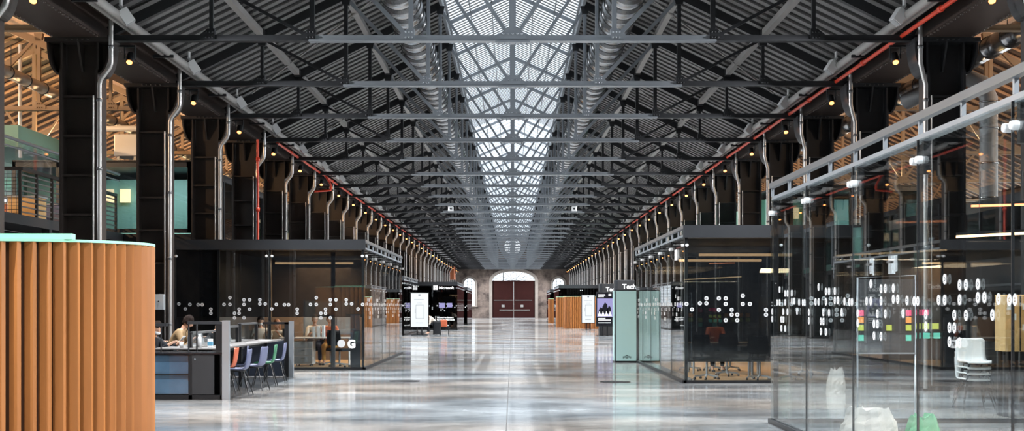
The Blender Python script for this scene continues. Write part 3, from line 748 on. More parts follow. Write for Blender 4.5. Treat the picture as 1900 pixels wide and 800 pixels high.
# room lettering and marks
def on(parent, o3): return tuple(Vector(o3)-parent.location)
lt = text('lettering', 'Microsoft', .265, on(GD, (-5.07, 88.96, 2.80)), GD, bold=.006)
mb = MB()
for a in (0, 1):
    for b in (0, 1): mb.box(-5.45+a*.16, -5.31+a*.16, 88.95, 88.98, 2.75+b*.16, 2.89+b*.16)
mb.build('four_square_logo', M_LETTER, GD, (-3.8, 89, 0))
text('lettering', 'Innovation factory\nfueled by Microsoft', .155, on(GD, (-5.2, 88.96, .80)), GD, bold=.004)
text('lettering', 'in Piemonte', .15, on(GD, (-5.1, 88.96, .27)), GD)
mb = MB(); mb.box(-5.05, -4.65, 88.9, 88.96, 1.5, 1.85); mb.box(-4.5, -4.15, 88.9, 88.96, 1.55, 1.85); mb.build('wall_monitor', M_SCRPUR, GD, (-3.8, 89, 0))
text('letter_g', 'G', .27, on(GC, (-4.18, 32.785, .56)), GC, bold=.014)
mb = MB(); c = Vector((-4.34, 32.785, .66)); ring = [c+Vector((.10*math.cos(t*PI/12), 0, .10*math.sin(t*PI/12))) for t in range(24)]
mb.add(ring, [tuple(range(24))]); mb.build('round_emblem', M_DECAL, GC, (-3.74, 32.8, 0))
text('lettering', 'HB', .30, on(GB, (3.555, 28.35, 2.62)), GB, rot=(PI/2,0,-PI/2), bold=.01)
# fused panels of the left room front
mb = MB(); mb.box(-4.12, -3.86, 32.86, 32.88, .06, 1.4); mb.box(-4.66, -4.56, 33.2, 33.3, 0, 3.0); mb.build('mullion_panel', M_FASC, GC, (-3.74, 32.8, 0))
mb = MB(); mb.box(4.0, 7.45, 27.2, 37.5, .004, .012); mb.build('inner_floor', M_FLOORLIT, GB, (3.57, 27, 0))
mb = MB(); mb.box(-7.4, -3.85, 33.0, 43.6, .004, .012); mb.build('inner_floor', M_FLOORLIT, GC, (-3.74, 32.8, 0))
mb = MB(); mb.box(-7.4, -3.95, 38.6, 38.7, .01, 3.0); mb.build('inner_screen', mat('screen_umber', (.13,.09,.065), .6), GC, (-3.74, 32.8, 0))

# ------------------------------------------------------------ teal kiosk, totems, screens
r = thing('kiosk_cabinet', 'tall teal glazed kiosk cabinet standing against the corner of the right glass room', 'kiosk', (3.24, 37.2, 0)); o = (3.24, 37.2, 0)
mb = MB(); mb.bbox(2.93, 3.545, 36.95, 37.55, .0, 2.08, .012); mb.build('body', M_BLACK, r, o)
mb = MB(); mb.box(2.955, 3.535, 36.925, 36.95, .05, 2.05); mb.build('front_panel', M_TEAL, r, o)
mb = MB(); mb.box(2.905, 2.93, 36.98, 37.52, .05, 2.05); mb.build('side_panel', M_TEAL, r, o)
mb = MB()
for i in range(7): mb.box(3.15+i*.035, 3.17+i*.035, 36.918, 36.925, .13+.02*abs(3-i)*(-1)+.05, .19-.01*abs(3-i)+.02)
mb.lathe((3.265, 36.92, .17), [(.02,0),(.05,0)], 14, 'y'); mb.build('floor_badge', mat('badge_grey', (.10,.17,.17), .5), r, o)
for x0, x1, y, zt, lab, sz in ((4.90, 5.85, 62.0, 2.87, 'black sign pillar lettered Tech, right behind the teal kiosk', .33), (4.83, 5.8, 72.0, 2.87, 'black sign pillar lettered Tech, the farther one beside the lavender screen', .33)):
    r = thing('sign_pillar', lab, 'sign', ((x0+x1)/2, y, 0), 'black lettered pillars'); o = ((x0+x1)/2, y, 0)
    mb = MB(); mb.bbox(x0, x1, y, y+.7, 0, zt, .01); mb.build('body', M_FASC, r, o)
    mb = MB(); mb.box(x0+.15, x1, y-.01, y, 0.02, zt-.01); mb.build('face', M_DARKW, r, o)
    text('lettering', 'Tech', sz, on(r, (x0+.36, y-.012, zt-.42)), r, bold=.006)
def totem(label, xc, y, w, z0, z1, kind):
    r = thing('screen_totem', label, 'display screen', (xc, y, 0), 'free-standing display screens'); o = (xc, y, 0)
    mb = MB(); mb.bbox(xc-w/2-.04, xc+w/2+.04, y, y+.12, z0-.05, z1+.05, .01); mb.build('housing', M_BLACK, r, o)
    mb = MB()
    for d in (-.13, .13): mb.box(xc+d-.035, xc+d+.035, y+.03, y+.09, .03, z0)
    mb.box(xc-.45, xc+.45, y-.3, y+.4, .0, .03); mb.build('stand', M_BLACK, r, o)
    mb = MB(); mb.box(xc-w/2, xc+w/2, y-.008, y, z0, z1); sc = mb.build('screen', M_SCREEN if kind == 'map' else M_SCRBLK, r, o)
    if kind == 'map':
        mb = MB(); a, b, c, d = xc-.2, xc+.24, z0+.45, z0+1.2; yy = y-.012
        for q in ((a,a+.015,c,d),(b,b+.015,c,d),(a,b,c,c+.015),(a,b,d,d+.015),(a-.05,a-.03,c+.3,c+.55),(a+.05,b-.1,d+.12,d+.13),(a-.1,b,d+.3,d+.32),(a,b-.05,z0+.2,z0+.22)): mb.box(q[0], q[1], yy, y-.008, q[2], q[3])
        mb.box(xc-.06, xc+.06, yy, y-.008, z1-.13, z1-.06)
        mb.build('map_drawing', M_LINE, sc, o)
    else:
        mb = MB(); mb.box(xc-w/2+.02, xc+w/2-.02, y-.012, y-.008, z0+.45, z0+1.45); mb.build('picture', M_SCRPUR, sc, o)
        mb = MB()
        for (xa, xb_, h) in ((-.42,-.1,.5),(-.2,.2,.85),(.1,.4,.6)): mb.prism([(xc+xa*w, z0+.62), (xc+xb_*w, z0+.62), (xc+xb_*w-.05, z0+.62+h*.6), (xc+(xa+xb_)/2*w, z0+.62+h*.75), (xc+xa*w+.04, z0+.62+h*.45)], y-.018, y-.012, 'y')
        mb.build('dark_shape', M_SCRBLK, sc, o)
        mb = MB()
        for i in range(4): mb.prism([(xc-.38+i*.19, z0+.5), (xc-.2+i*.19, z0+.5), (xc-.3+i*.19, z0+.78)], y-.022, y-.018, 'y')
        mb.box(xc-w/2+.08, xc-w/2+.45, y-.012, y-.008, z0+1.62, z0+1.68); mb.box(xc-w/2+.08, xc-w/2+.38, y-.012, y-.008, z0+1.54, z0+1.58)
        mb.box(xc+w/2-.25, xc+w/2-.1, y-.012, y-.008, z0+1.6, z0+1.7)
        for z in (.35, .27, .12): mb.box(xc-w/2+.08, xc+w/2-.12-(.3 if z > .3 else 0), y-.012, y-.008, z0+z, z0+z+.04)
        mb.build('white_graphic', M_LETTER, sc, o)
    return r
totem('white floor-plan screen on a dark stand, left side in front of the black room', -5.18, 72, .95, .48, 2.34, 'map')
totem('white floor-plan screen on the right before the slatted booths', 5.15, 88, .84, .50, 2.36, 'map')
totem('black screen with a lavender picture, right, beside the sign pillar', 5.0, 70, .88, .58, 2.34, 'art')

# ------------------------------------------------------------ slatted booths
def booth(label, cx, cy, rx, ry, h, n, group, rim=True, step=None):
    r = thing('slatted_booth', label, 'wooden booth', (cx, cy, 0), group); o = (cx, cy, 0)
    mb = MB()
    for i in range(n):
        t = 2*PI*(i+.5)/n; p = Vector((cx+rx*math.cos(t), cy+ry*math.sin(t), 0)); nr = Vector((math.cos(t)/rx, math.sin(t)/ry, 0)).normalized()
        tg = Vector((-nr.y, nr.x, 0)); D = .145; Wd = .05
        a = (nr*.70+tg*.71).normalized(); b = Vector((-a.y, a.x, 0))
        c = [p-a*D/2-b*Wd/2, p+a*D/2-b*Wd/2, p+a*D/2+b*Wd/2, p-a*D/2+b*Wd/2]
        mb.add([tuple(q) for q in c]+[(q.x, q.y, h) for q in c], [(3,2,1,0),(4,5,6,7),(0,1,5,4),(1,2,6,5),(2,3,7,6),(3,0,4,7)])
    mb.build('slat_screen', M_WOOD, r, o)
    N_ = 64
    def loop(k, z): return [(cx+(rx+k)*math.cos(2*PI*i/N_), cy+(ry+k)*math.sin(2*PI*i/N_), z) for i in range(N_)]
    mb = MB(); vs = loop(-.13, 0)+loop(-.13, h-.01); mb.add(vs, [(i, (i+1) % N_, N_+(i+1) % N_, N_+i) for i in range(N_)], True)
    mb.build('inner_drum', M_WOODD, r, o)  # dark drum colour stands for the shade between the slats
    mb = MB(); vs = loop(.07, h)+loop(.07, h+.03); mb.add(vs, [(i, (i+1) % N_, N_+(i+1) % N_, N_+i) for i in range(N_)]+[tuple(range(N_-1,-1,-1)), tuple(range(N_, 2*N_))])
    mb.build('rim', M_GREEN, r, o)
    return r
b0 = booth('large curved booth of orange wooden slats with a mint rim, bottom left corner', -5.98, 15.62, 1.56, 1.16, 2.33, 60, 'slatted booths')
mb = MB(); mb.box(-7.0, -4.98, 14.60, 14.74, 2.36, 2.425); mb.build('raised_lid', M_GREEN, b0, (-5.98, 15.62, 0))
booth('rounded orange slatted booth on the right beside the white map screen', 4.95, 95.0, 1.15, 1.1, 2.33, 48, 'slatted booths')
booth('rounded orange slatted booth, middle of the three on the right', 4.4, 99.6, 1.0, .95, 2.33, 44, 'slatted booths')
booth('rounded orange slatted booth, farthest on the right near the end door', 4.4, 124.5, .9, .9, 2.33, 40, 'slatted booths')
booth('rounded orange slatted booth on the right half hidden behind the lavender screen', 6.6, 93.0, .9, .95, 2.33, 40, 'slatted booths')

# ------------------------------------------------------------ long shared desk on the left
YD0, YD1 = 22.2, 29.3
r = thing('desk_cabinet', 'black cabinet with a glazed blue bay closing the near end of the long desk', 'cabinet', (-5.75, YD0+.3, 0)); o = (-5.75, YD0+.3, 0)
mb = MB(); mb.box(-6.55, -6.48, YD0, YD0+.6, 0, .78); mb.box(-5.56, -5.5, YD0, YD0+.6, 0, .78); mb.box(-6.55, -5.0, YD0+.55, YD0+.6, 0, .78); mb.box(-6.55, -5.0, YD0, YD0+.6, 0, .08); mb.box(-6.48, -5.56, YD0+.02, YD0+.05, .42, .44)
mb.box(-5.02, -4.99, YD0, YD0+.6, 0, .78)
mb.build('body', M_BLACK, r, o)
mb = MB(); mb.bbox(-6.58, -4.98, YD0-.02, YD0+.64, .78, .815, .008); mb.build('top', M_BLACKG, r, o)
mb = MB(); mb.box(-6.42, -5.58, YD0+.06, YD0+.08, .1, .76); mb.build('blue_panel', M_BLUEP, r, o)
mb = MB(); mb.box(-6.48, -5.56, YD0+.005, YD0+.012, .09, .77); mb.build('glass_door', M_GLASS, r, o)
mb = MB(); mb.box(-5.5, -5.12, YD0-.005, YD0+.02, .09, .77); d = mb.build('door', M_DARKW, r, o)
mb = MB(); mb.lathe((-5.45, YD0-.01, .70), [(.001,-.012),(.014,-.01),(.016,.006)], 10, 'y'); mb.build('lock', M_STEELP, d, o)
r = thing('portal_frame', 'grey steel frame standing at the near end of the long desk', 'frame', (-4.93, YD0, 0), 'desk end frames'); o = (-4.93, YD0, 0)
mb = MB(); mb.box(-4.975, -4.86, YD0-.05, YD0+.06, 0, 1.36); mb.build('post', M_STEELP, r, o)
mb = MB(); mb.box(-5.09, -4.98, YD0-.03, YD0+.05, 0.82, 1.34); mb.build('inner_post', M_BLACK, r, o)
mb = MB(); mb.box(-5.57, -4.975, YD0-.04, YD0+.05, 1.295, 1.345); mb.box(-5.57, -5.55, YD0-.01, YD0+.02, .82, 1.3); mb.box(-5.48, -5.46, YD0+.2, YD0+.23, .82, 1.3); mb.build('top_bar', M_FASC, r, o)
r = thing('portal_frame', 'grey steel frame standing at the far end of the long desk', 'frame', (-5.03, YD1, 0), 'desk end frames'); o = (-5.03, YD1, 0)
mb = MB(); mb.box(-5.06, -4.96, YD1-.05, YD1+.05, 0, 1.27); mb.build('post', M_STEELP, r, o)
mb = MB(); mb.box(-5.16, -5.065, YD1-.04, YD1+.04, 0, 1.24); mb.box(-5.66, -5.06, YD1-.04, YD1+.04, 1.2, 1.25); mb.box(-5.60, -5.58, YD1-.01, YD1+.01, .86, 1.2); mb.box(-5.55, -5.53, YD1-.01, YD1+.01, .86, 1.2); mb.build('top_bar', M_BLACK, r, o)
mb = MB(); mb.box(-6.3, -5.17, YD1-.02, YD1+.03, .02, .84); mb.build('end_panel', mat('panel_navy', (.02,.028,.045), .4), r, o)
r = thing('portal_frame', 'small dark frame at the left corner of the near desk cabinet', 'frame', (-6.1, YD0+.2, .82), 'desk end frames'); o = (-6.1, YD0+.2, .82)
mb = MB(); mb.box(-6.5, -5.98, YD0+.15, YD0+.22, 1.26, 1.31); mb.box(-6.09, -6.07, YD0+.17, YD0+.19, .815, 1.26); mb.build('top_bar', M_FASC, r, o)
r = thing('shared_desk', 'long pale shared worktable running away along the left side', 'table', (-5.75, 26, 0)); o = (-5.75, 26, 0)
mb = MB(); mb.bbox(-6.32, -5.16, YD0+.66, YD1-.1, .835, .865, .006); mb.build('tabletop', M_TABLEG, r, o)
for x, y in ((-6.2, 23.4), (-5.45, 23.4), (-6.2, 25.9), (-5.45, 25.9), (-6.2, 28.6), (-5.45, 28.6)): mb = MB(); mb.box(x-.03, x+.03, y-.03, y+.03, 0, .835); mb.build('leg', M_BLACK, r, o)
mb = MB(); mb.box(-6.1, -5.5, 23.3, 28.7, .74, .80); mb.build('cable_tray', M_BLACK, r, o)
for j, (ya, yb, x, zz) in enumerate(((22.95, 24.9, -5.72, 1.14), (25.1, 26.9, -5.72, 1.2), (27.1, 28.9, -5.72, 1.24))):
    r = thing('desk_divider', 'glass desk divider in a dark frame, %s along the worktable' % ORD[j], 'divider', (x, ya, .865), 'desk dividers'); o = (x, ya, .865)
    mb = MB(); mb.box(x-.03, x+.03, ya-.02, ya+.06, .866, zz); mb.build('post', M_BLACK, r, o); mb = MB(); mb.box(x-.03, x+.03, yb-.06, yb+.02, .866, zz); mb.build('post', M_BLACK, r, o)
    mb = MB(); mb.box(x-.03, x+.03, ya, yb, zz-.03, zz+.01); mb.build('rail', M_RAIL, r, o)
    mb = MB(); mb.box(x-.004, x+.004, ya+.07, yb-.07, .875, zz-.03); mb.build('glass_panel', M_GLASS, r, o)

# shell chairs
def shell_chair(m, label, group='shell chairs at the long desk'):
    r = thing('shell_chair', label, 'chair', (0,0,0), group)     # faces -X, back at +X
    prof = [(-.21,.445),(-.19,.462),(-.1,.452),(.02,.445),(.12,.45),(.18,.48),(.215,.56),(.235,.68),(.25,.80),(.255,.83)]
    mb = MB(); vs = []; fs = []; nw = 8; th = .016
    for side in (0, 1):
        for i, (x, z) in enumerate(prof):
            a = prof[max(i-1,0)]; b = prof[min(i+1,len(prof)-1)]; dx, dz = b[0]-a[0], b[1]-a[1]; L = math.hypot(dx, dz); nx, nz = -dz/L, dx/L
            hw = .225-.035*(abs(i-5) > 3)-(.01 if i in (0, 9) else 0)
            for k in range(nw+1):
                u = -1+2*k/nw; cup = .03*u*u*(1 if i > 1 else .3)
                vs.append((x+nx*(cup+th*side), u*hw, z+nz*(cup+th*side)))
    R_ = nw+1; n_ = len(prof)*R_
    for i in range(len(prof)-1):
        for k in range(nw):
            a = i*R_+k; fs.append((a, a+1, a+R_+1, a+R_)); fs.append((n_+a, n_+a+R_, n_+a+R_+1, n_+a+1))
    for i in range(len(prof)-1):
        for k in (0, nw): a = i*R_+k; fs.append((a, a+R_, n_+a+R_, n_+a))
    for k in range(nw): fs.append((k, k+1, n_+k+1, n_+k)); a = (len(prof)-1)*R_+k; fs.append((a, a+1, n_+a+1, n_+a))
    mb.add(vs, fs, True); mb.build('seat_shell', m, r)
    for sx in (-1, 1):
        for sy in (-1, 1): mb = MB(); mb.tube([(sx*.12, sy*.13, .44), (sx*.24, sy*.25, .0)], .011, 7, rs=[.012,.009]); mb.build('leg', M_BLACK, r)
    mb = MB(); mb.tube([(-.12,-.13,.437),(.12,-.13,.437),(.12,.13,.437),(-.12,.13,.437),(-.12,-.13,.437)], .01, 6); mb.build('seat_frame', M_BLACK, r)
    return r
def place(o, x, y, rz=0, z=0): o.location = (x, y, z); o.rotation_euler.z = rz; return o
cb = place(shell_chair(M_CHAIRB, 'slate blue shell chair nearest the camera at the long desk'), -4.96, 23.35, .06); tcb = snap(cb)
dup(cb, (-4.95, 24.75, 0), 'slate blue shell chair between the nearest blue chair and the green one', rz=-.1, tree=tcb)
dup(cb, (-5.0, 27.2, 0), 'slate blue shell chair farthest along the desk, behind the green one', rz=.1, tree=tcb)
dup(cb, (-5.38, 25.1, 0), 'slate blue shell chair pushed far under the long desk behind the orange one', rz=.3, tree=tcb)
place(shell_chair(M_CHAIRO, 'brick orange shell chair tucked under the near end of the long desk'), -5.36, 24.1, .05)
place(shell_chair(M_CHAIRG, 'green shell chair pulled up to the long desk'), -4.98, 26.0, .12)

# small things on the desk
def bottle(label, x, y, z, m, h=.24, r_=.035, capm=M_WHITE):
    r = thing('bottle', label, 'bottle', (x, y, z), 'bottles on the long desk')
    mb = MB(); mb.lathe((0,0,0), [(.001,0),(r_,.002),(r_,h*.7),(r_*.9,h*.78),(r_*.45,h*.86),(r_*.42,h*.9)], 16); mb.build('body', m, r)
    mb = MB(); mb.lathe((0,0,h*.88), [(r_*.5,0),(r_*.5,h*.11),(.001,h*.12)], 12); mb.build('cap', capm, r)
    return r
bottle('white water bottle standing beside the glass divider, the taller one', -5.60, 23.15, .866, M_WHITE)
bottle('grey metal flask standing left of the white bottle', -5.82, 23.3, .866, M_STEELP, .26, .037, M_BLACK)
def simple(name, label, cat, build, m, org, group=None):
    mb = MB(); build(mb); o = mb.build(name, m, None, org); return tag(o, label, cat, group)
simple('cup', 'small white cup on the near end of the long desk', 'cup', lambda b: b.lathe((-5.90,23.05,.866), [(.001,.002),(.03,0),(.038,.1),(.033,.1),(.026,.01),(.001,.01)], 16), M_WHITE, (-5.90,23.05,.866))
r = thing('carton', 'blue and white drink carton on the long desk behind the frame', 'carton', (-5.42, 23.2, .866))
mb = MB(); mb.box(-5.46,-5.38,23.16,23.24,.866,1.02); mb.build('body', M_WHITE, r, (-5.42,23.2,.866))
mb = MB(); mb.box(-5.462,-5.378,23.158,23.242,.9,.97); mb.build('band', mat('carton_blue',(.1,.3,.45),.5), r, (-5.42,23.2,.866))
def laptop(label, x, y, z, rz, lid=M_GREY):
    r = thing('laptop', label, 'laptop', (x, y, z), 'laptops', rz)
    mb = MB(); mb.bbox(-.16,.16,-.11,.11,0,.016,.004); mb.build('base', lid, r)
    mb = MB(); mb.beam((0,.11,.01),(0,.18,.22),.32,.008,(0,-1,.3)); mb.build('lid', lid, r)
    mb = MB(); mb.box(-.14,.14,-.02,.09,.016,.018); mb.build('keyboard', M_BLACK, r)
    return r
laptop('grey laptop open in front of the man in the tan jacket', -6.02, 25.6, .866, PI/2)
laptop('grey laptop farther along the long desk', -5.98, 27.9, .866, PI/2)
def paper(mb, x, y, z, rz, w=.21, h=.297):
    c, s_ = math.cos(rz), math.sin(rz); P_ = [(x+a*c-b*s_, y+a*s_+b*c) for a, b in ((-w/2,-h/2),(w/2,-h/2),(w/2,h/2),(-w/2,h/2))]; mb.prism(P_, z, z+.004)
for j, (x, y, rz, lab) in enumerate(((-5.4, 24.3, .3, 'sheet of white paper near the orange chair'), (-6.1, 23.4, 1.2, 'sheet of white paper by the small cup'), (-5.35, 26.6, .1, 'sheet of white paper opposite the green chair'), (-5.35, 27.9, .5, 'sheet of white paper at the far end of the long desk'))):
    simple('paper_sheet', lab, 'paper', lambda b: paper(b, x, y, .867, rz), M_WHITE, (x, y, .867), 'papers on the long desk')
# junction box on the second visible column
r = thing('junction_box', 'pale grey electrical box fixed on the column behind the desk', 'electrical box', (-8.05, 29.5, 1.7)); o = (-8.05, 29.5, 1.7)
mb = MB(); mb.bbox(-8.28, -7.93, 29.42, 29.56, 1.53, 1.88, .01); mb.build('casing', mat('box_grey', (.45,.48,.50), .5), r, o)
mb = MB(); mb.lathe((-8.05, 29.41, 1.72), [(.001,-.01),(.015,-.008),(.015,.01)], 10, 'y'); mb.build('knob', M_BLACK, r, o)

# ------------------------------------------------------------ office furniture inside the rooms
def office_chair(label, m, group):
    r = thing('office_chair', label, 'office chair', (0,0,0), group)
    mb = MB(); mb.bbox(-.24,.24,-.23,.23,.43,.50,.03); mb.build('seat', m, r)
    mb = MB()
    vs = []
    for k in range(7):
        t = -1+2*k/6
        for z, w in ((.58,.20),(.75,.23),(.98,.20)):
            for d in (0, .025): vs.append((t*w, .24+.02*(z-.58)+(-.05*t*t)+d+.03, z))
    fs = []
    for k in range(6):
        for j in range(2):
            a = k*6+j*2; fs += [(a, a+6, a+8, a+2), (a+1, a+3, a+9, a+7)]
        a = k*6; fs += [(a, a+1, a+7, a+6), (a+4, a+10, a+11, a+5)]
    for a in (0, 36): fs += [(a, a+2, a+3, a+1), (a+2, a+4, a+5, a+3)]
    mb.add(vs, fs); mb.beam((0,.2,.46),(0,.30,.7),.05,.02); mb.build('backrest', m, r)
    mb = MB(); mb.tube([(0,0,.1),(0,0,.43)], .025, 10); mb.build('gas_lift', M_STEELP, r)
    mb = MB()
    for i in range(5): t = 2*PI*i/5+.3; mb.beam((0,0,.11), (.27*math.cos(t), .27*math.sin(t), .075), .04, .03)
    mb.build('star_base', M_STEELP, r)
    for i in range(5): t = 2*PI*i/5+.3; mb = MB(); mb.lathe((.27*math.cos(t), .27*math.sin(t), .03), [(.001,-.02),(.03,-.02),(.03,.02),(.001,.02)], 10, 'x'); mb.build('caster', M_BLACK, r)
    return r
def table(label, x0, x1, y0, y1, h, m, legm, group=None, round_=False):
    xc, yc = (x0+x1)/2, (y0+y1)/2; r = thing('meeting_table', label, 'table', (xc, yc, 0), group); o = (xc, yc, 0)
    mb = MB()
    if round_:
        n = 28; mb.prism([(xc+(x1-x0)/2*math.cos(2*PI*i/n), yc+(y1-y0)/2*math.sin(2*PI*i/n)) for i in range(n)], h-.03, h)
    else: mb.bbox(x0, x1, y0, y1, h-.03, h, .006)
    mb.build('tabletop', m, r, o)
    for x in (x0+.15*(2 if round_ else 1), x1-.15*(2 if round_ else 1)):
        for y in (y0+.15*(2 if round_ else 1), y1-.15*(2 if round_ else 1)): mb = MB(); mb.tube([(x, y, 0), (x, y, h-.03)], .025, 8); mb.build('leg', legm, r, o)
    return r
table('long dark meeting table inside the right black-fronted room', 4.1, 5.9, 30.2, 31.4, .75, M_TABLEG, M_STEELP)
table('oval grey table inside the right black-fronted room near the glass', 5.0, 6.9, 28.3, 29.3, .74, M_TABLEG, M_STEELP, round_=True)
oc = place(office_chair('dark office chair nearest the glass in the right black-fronted room', M_CLOTHB, 'office chairs in the right room'), 4.25, 28.3, .4); toc = snap(oc)
for x, y, rz, lab in ((4.9, 29.6, PI, 'dark office chair behind the nearest chair in the right room'), (5.35, 28.0, 2.8, 'dark office chair left of the oval table'), (5.95, 27.75, 3.1, 'dark office chair in front of the oval table'), (6.7, 29.9, .1, 'dark office chair behind the oval table'), (4.4, 32.0, 0, 'dark office chair at the far side of the long dark table'), (5.4, 32.1, .2, 'dark office chair beside the person in the right room')):
    dup(oc, (x, y, 0), lab, rz=rz, tree=toc)
table('pale worktable inside the left black-fronted room', -6.2, -4.2, 34.3, 35.1, .78, M_TABLE, M_WHITE)
r = thing('drawer_cabinet', 'pale drawer cabinet under the worktable in the left room', 'cabinet', (-5.55, 34.7, 0)); o = (-5.55, 34.7, 0)
mb = MB(); mb.bbox(-5.82, -5.32, 34.4, 34.95, .06, .68, .01); mb.build('body', M_TABLE, r, o)
for z in (.1, .3, .5): mb = MB(); mb.box(-5.80, -5.34, 34.385, 34.4, z, z+.17); d = mb.build('drawer', M_BOARDW, r, o); m2 = MB(); m2.box(-5.62,-5.52,34.375,34.385,z+.12,z+.135); m2.build('handle', M_RAIL, d, o)
mb = MB()
for x in (-5.75, -5.39):
    for y in (34.47, 34.88): mb.lathe((x, y, .03), [(.001,-.015),(.03,-.015),(.03,.015),(.001,.015)], 10, 'x')
mb.build('caster', M_BLACK, r, o)
r = thing('mobile_whiteboard', 'grey whiteboard on castors behind the table in the left room', 'whiteboard', (-5.05, 36.0, 0)); o = (-5.05, 36.0, 0)
mb = MB(); mb.box(-5.78, -4.3, 36.0, 36.03, .84, 1.75); mb.build('board', M_BOARDW, r, o)
mb = MB()
for x in (-5.8, -4.3): mb.box(x-.02, x+.02, 35.98, 36.05, .06, 1.8); mb.box(x-.03, x+.03, 35.7, 36.3, .04, .08)
mb.box(-5.8, -4.3, 35.98, 36.0, .82, .85); mb.build('stand', M_STEELP, r, o)
mb = MB(); mb.tube([(-5.5,35.985,1.25),(-5.5,35.985,.95),(-4.9,35.985,.95),(-4.9,35.985,1.3)], .008, 5); mb.box(-5.45, -5.0, 35.98, 36.0, 1.05, 1.06); mb.build('drawn_lines', M_FASC, r, o)
laptop('open laptop on the worktable in the left room before the auburn-haired woman', -6.0, 34.75, .78, .3, M_BLACK)
oc2 = dup(oc, (-4.55, 34.0, 0), 'black office chair at the worktable in the left room', rz=2.6, tree=toc); oc2['group'] = 'office chairs in the left room'
for j, x in enumerate((-5.35, -5.22, -5.1)):
    simple('white_binder', ('white upright folder on the worktable, leftmost of three', 'white upright folder on the worktable, middle of three', 'white upright folder on the worktable, rightmost of three')[j], 'folder', lambda b: b.bbox(x-.035, x+.035, 34.8, 35.0, .781, 1.06+.02*j, .005), M_WHITE, (x, 34.9, .781), 'white folders')

# ------------------------------------------------------------ contents of the big glass room
r = thing('mobile_whiteboard', 'dark framed board on wheels with coloured notes inside the big right glass room', 'whiteboard', (4.8, 16.6, 0)); o = (4.8, 16.6, 0)
mb = MB(); mb.box(4.44, 5.16, 16.6, 16.62, 1.0, 1.95); mb.build('board', mat('board_charcoal', (.05,.055,.06), .25), r, o)
mb = MB(); mb.tube([(4.43,16.61,.1),(4.43,16.61,1.97),(5.17,16.61,2.0),(5.17,16.61,.1)], .012, 7)
for x in (4.43, 5.17): mb.box(x-.02, x+.02, 16.35, 16.87, .06, .1)
mb.box(4.43, 5.17, 16.585, 16.6, .99, 1.01); mb.build('stand', M_STEELP, r, o)
NOTES = [(4.47,1.52,M_PINK),(4.47,1.43,M_ORNG),(4.47,1.33,M_LIMEN),(4.47,1.20,M_MINTN),(4.83,1.33,M_LIMEN),(5.08,1.52,M_PINK),(5.08,1.43,M_ORNG),(5.08,1.33,M_LIMEN),(5.08,1.20,M_MINTN)]
for i, (x, z, m) in enumerate(NOTES):
    mb = MB(); mb.add([(x-.035,16.592,z-.04),(x+.035,16.59,z-.04),(x+.035,16.595,z+.035),(x-.035,16.595,z+.035),(x-.035,16.594,z-.04),(x+.035,16.592,z-.04),(x+.035,16.597,z+.035),(x-.035,16.597,z+.035)], [(0,1,2,3),(4,7,6,5),(0,4,5,1),(1,5,6,2),(2,6,7,3),(3,7,4,0)]); mb.build('sticky_note', m, r, o)
mb = MB()
cols = [(5.16+.0,M_PINK),(0,M_LIMEN),(0,M_MINTN)]
r2 = GA; o2 = (3.55, 2.75, 0)
for x, z, m in ((5.55,1.52,M_PINK),(5.66,1.52,M_PINK),(5.55,1.33,M_LIMEN),(5.67,1.33,M_LIMEN),(5.8,1.33,M_LIMEN),(5.55,1.2,M_MINTN),(5.68,1.2,M_MINTN),(5.82,1.2,M_MINTN)):
    mb = MB(); mb.box(x-.045, x+.045, 17.74, 17.75, z-.04, z+.04); mb.build('sticky_note', m, r2, o2)
for x, z, m in [(x, z, m) for x in (3.75,3.95,4.25,4.5,4.65,4.8,4.95) for z, m in ((1.52,M_PINK),(1.42,M_ORNG),(1.32,M_LIMEN),(1.22,M_MINTN)) if (int(x*20)+int(z*10)) % 3]:
    mb = MB(); mb.box(x-.045, x+.045, 27.20, 27.21, z-.04, z+.04); mb.build('sticky_note', m, GB, (3.57, 27, 0))
wc = place(shell_chair(M_CHAIRW, 'white shell chair, lowest of the stack seen beyond the big glass room', 'stacked white chairs'), 7.2, 20.2, PI/2); twc = snap(wc)
for i in range(1, 4): dup(wc, (7.2, 20.2-.02*i, .09*i), 'white shell chair, %s from the bottom of the stack beyond the big glass room' % ORD[i], rz=PI/2, tree=twc)
def linear(label, p, q, m, kz):
    r = thing('linear_lamp', label, 'lamp', p, 'linear lamps in the big glass room')
    mb = MB(); mb.beam(p, q, .045, .03); mb.build('diffuser', m, r, p)
    mb = MB(); mb.beam(Vector(p)+Vector((0,0,.03)), Vector(q)+Vector((0,0,.03)), .05, .03); mb.build('housing', M_BLACK, r, p)
    mb = MB()
    for t in (.15, .85): c = Vector(p).lerp(Vector(q), t); mb.tube([c+Vector((0,0,.04)), (c.x, c.y, kz)], .004, 4)
    mb.build('cord', M_BLACK, r, p)
linear('long thin warm linear lamp hanging in the big right glass room', (5.15, 15.0, 2.41), (6.9, 15.0, 2.50), M_LED, 3.3)
linear('orange glowing bar hanging higher in the big right glass room', (5.75, 16.2, 2.86), (6.5, 16.2, 2.88), M_GLOWO, 3.3)  # self-glowing orange bar, slung on cords
light('AREA', 'linear_lamp_light', (6.0, 14.9, 2.35), 25, (1,.75,.5), (6.0, 14.9, 0), 1.6, .1)
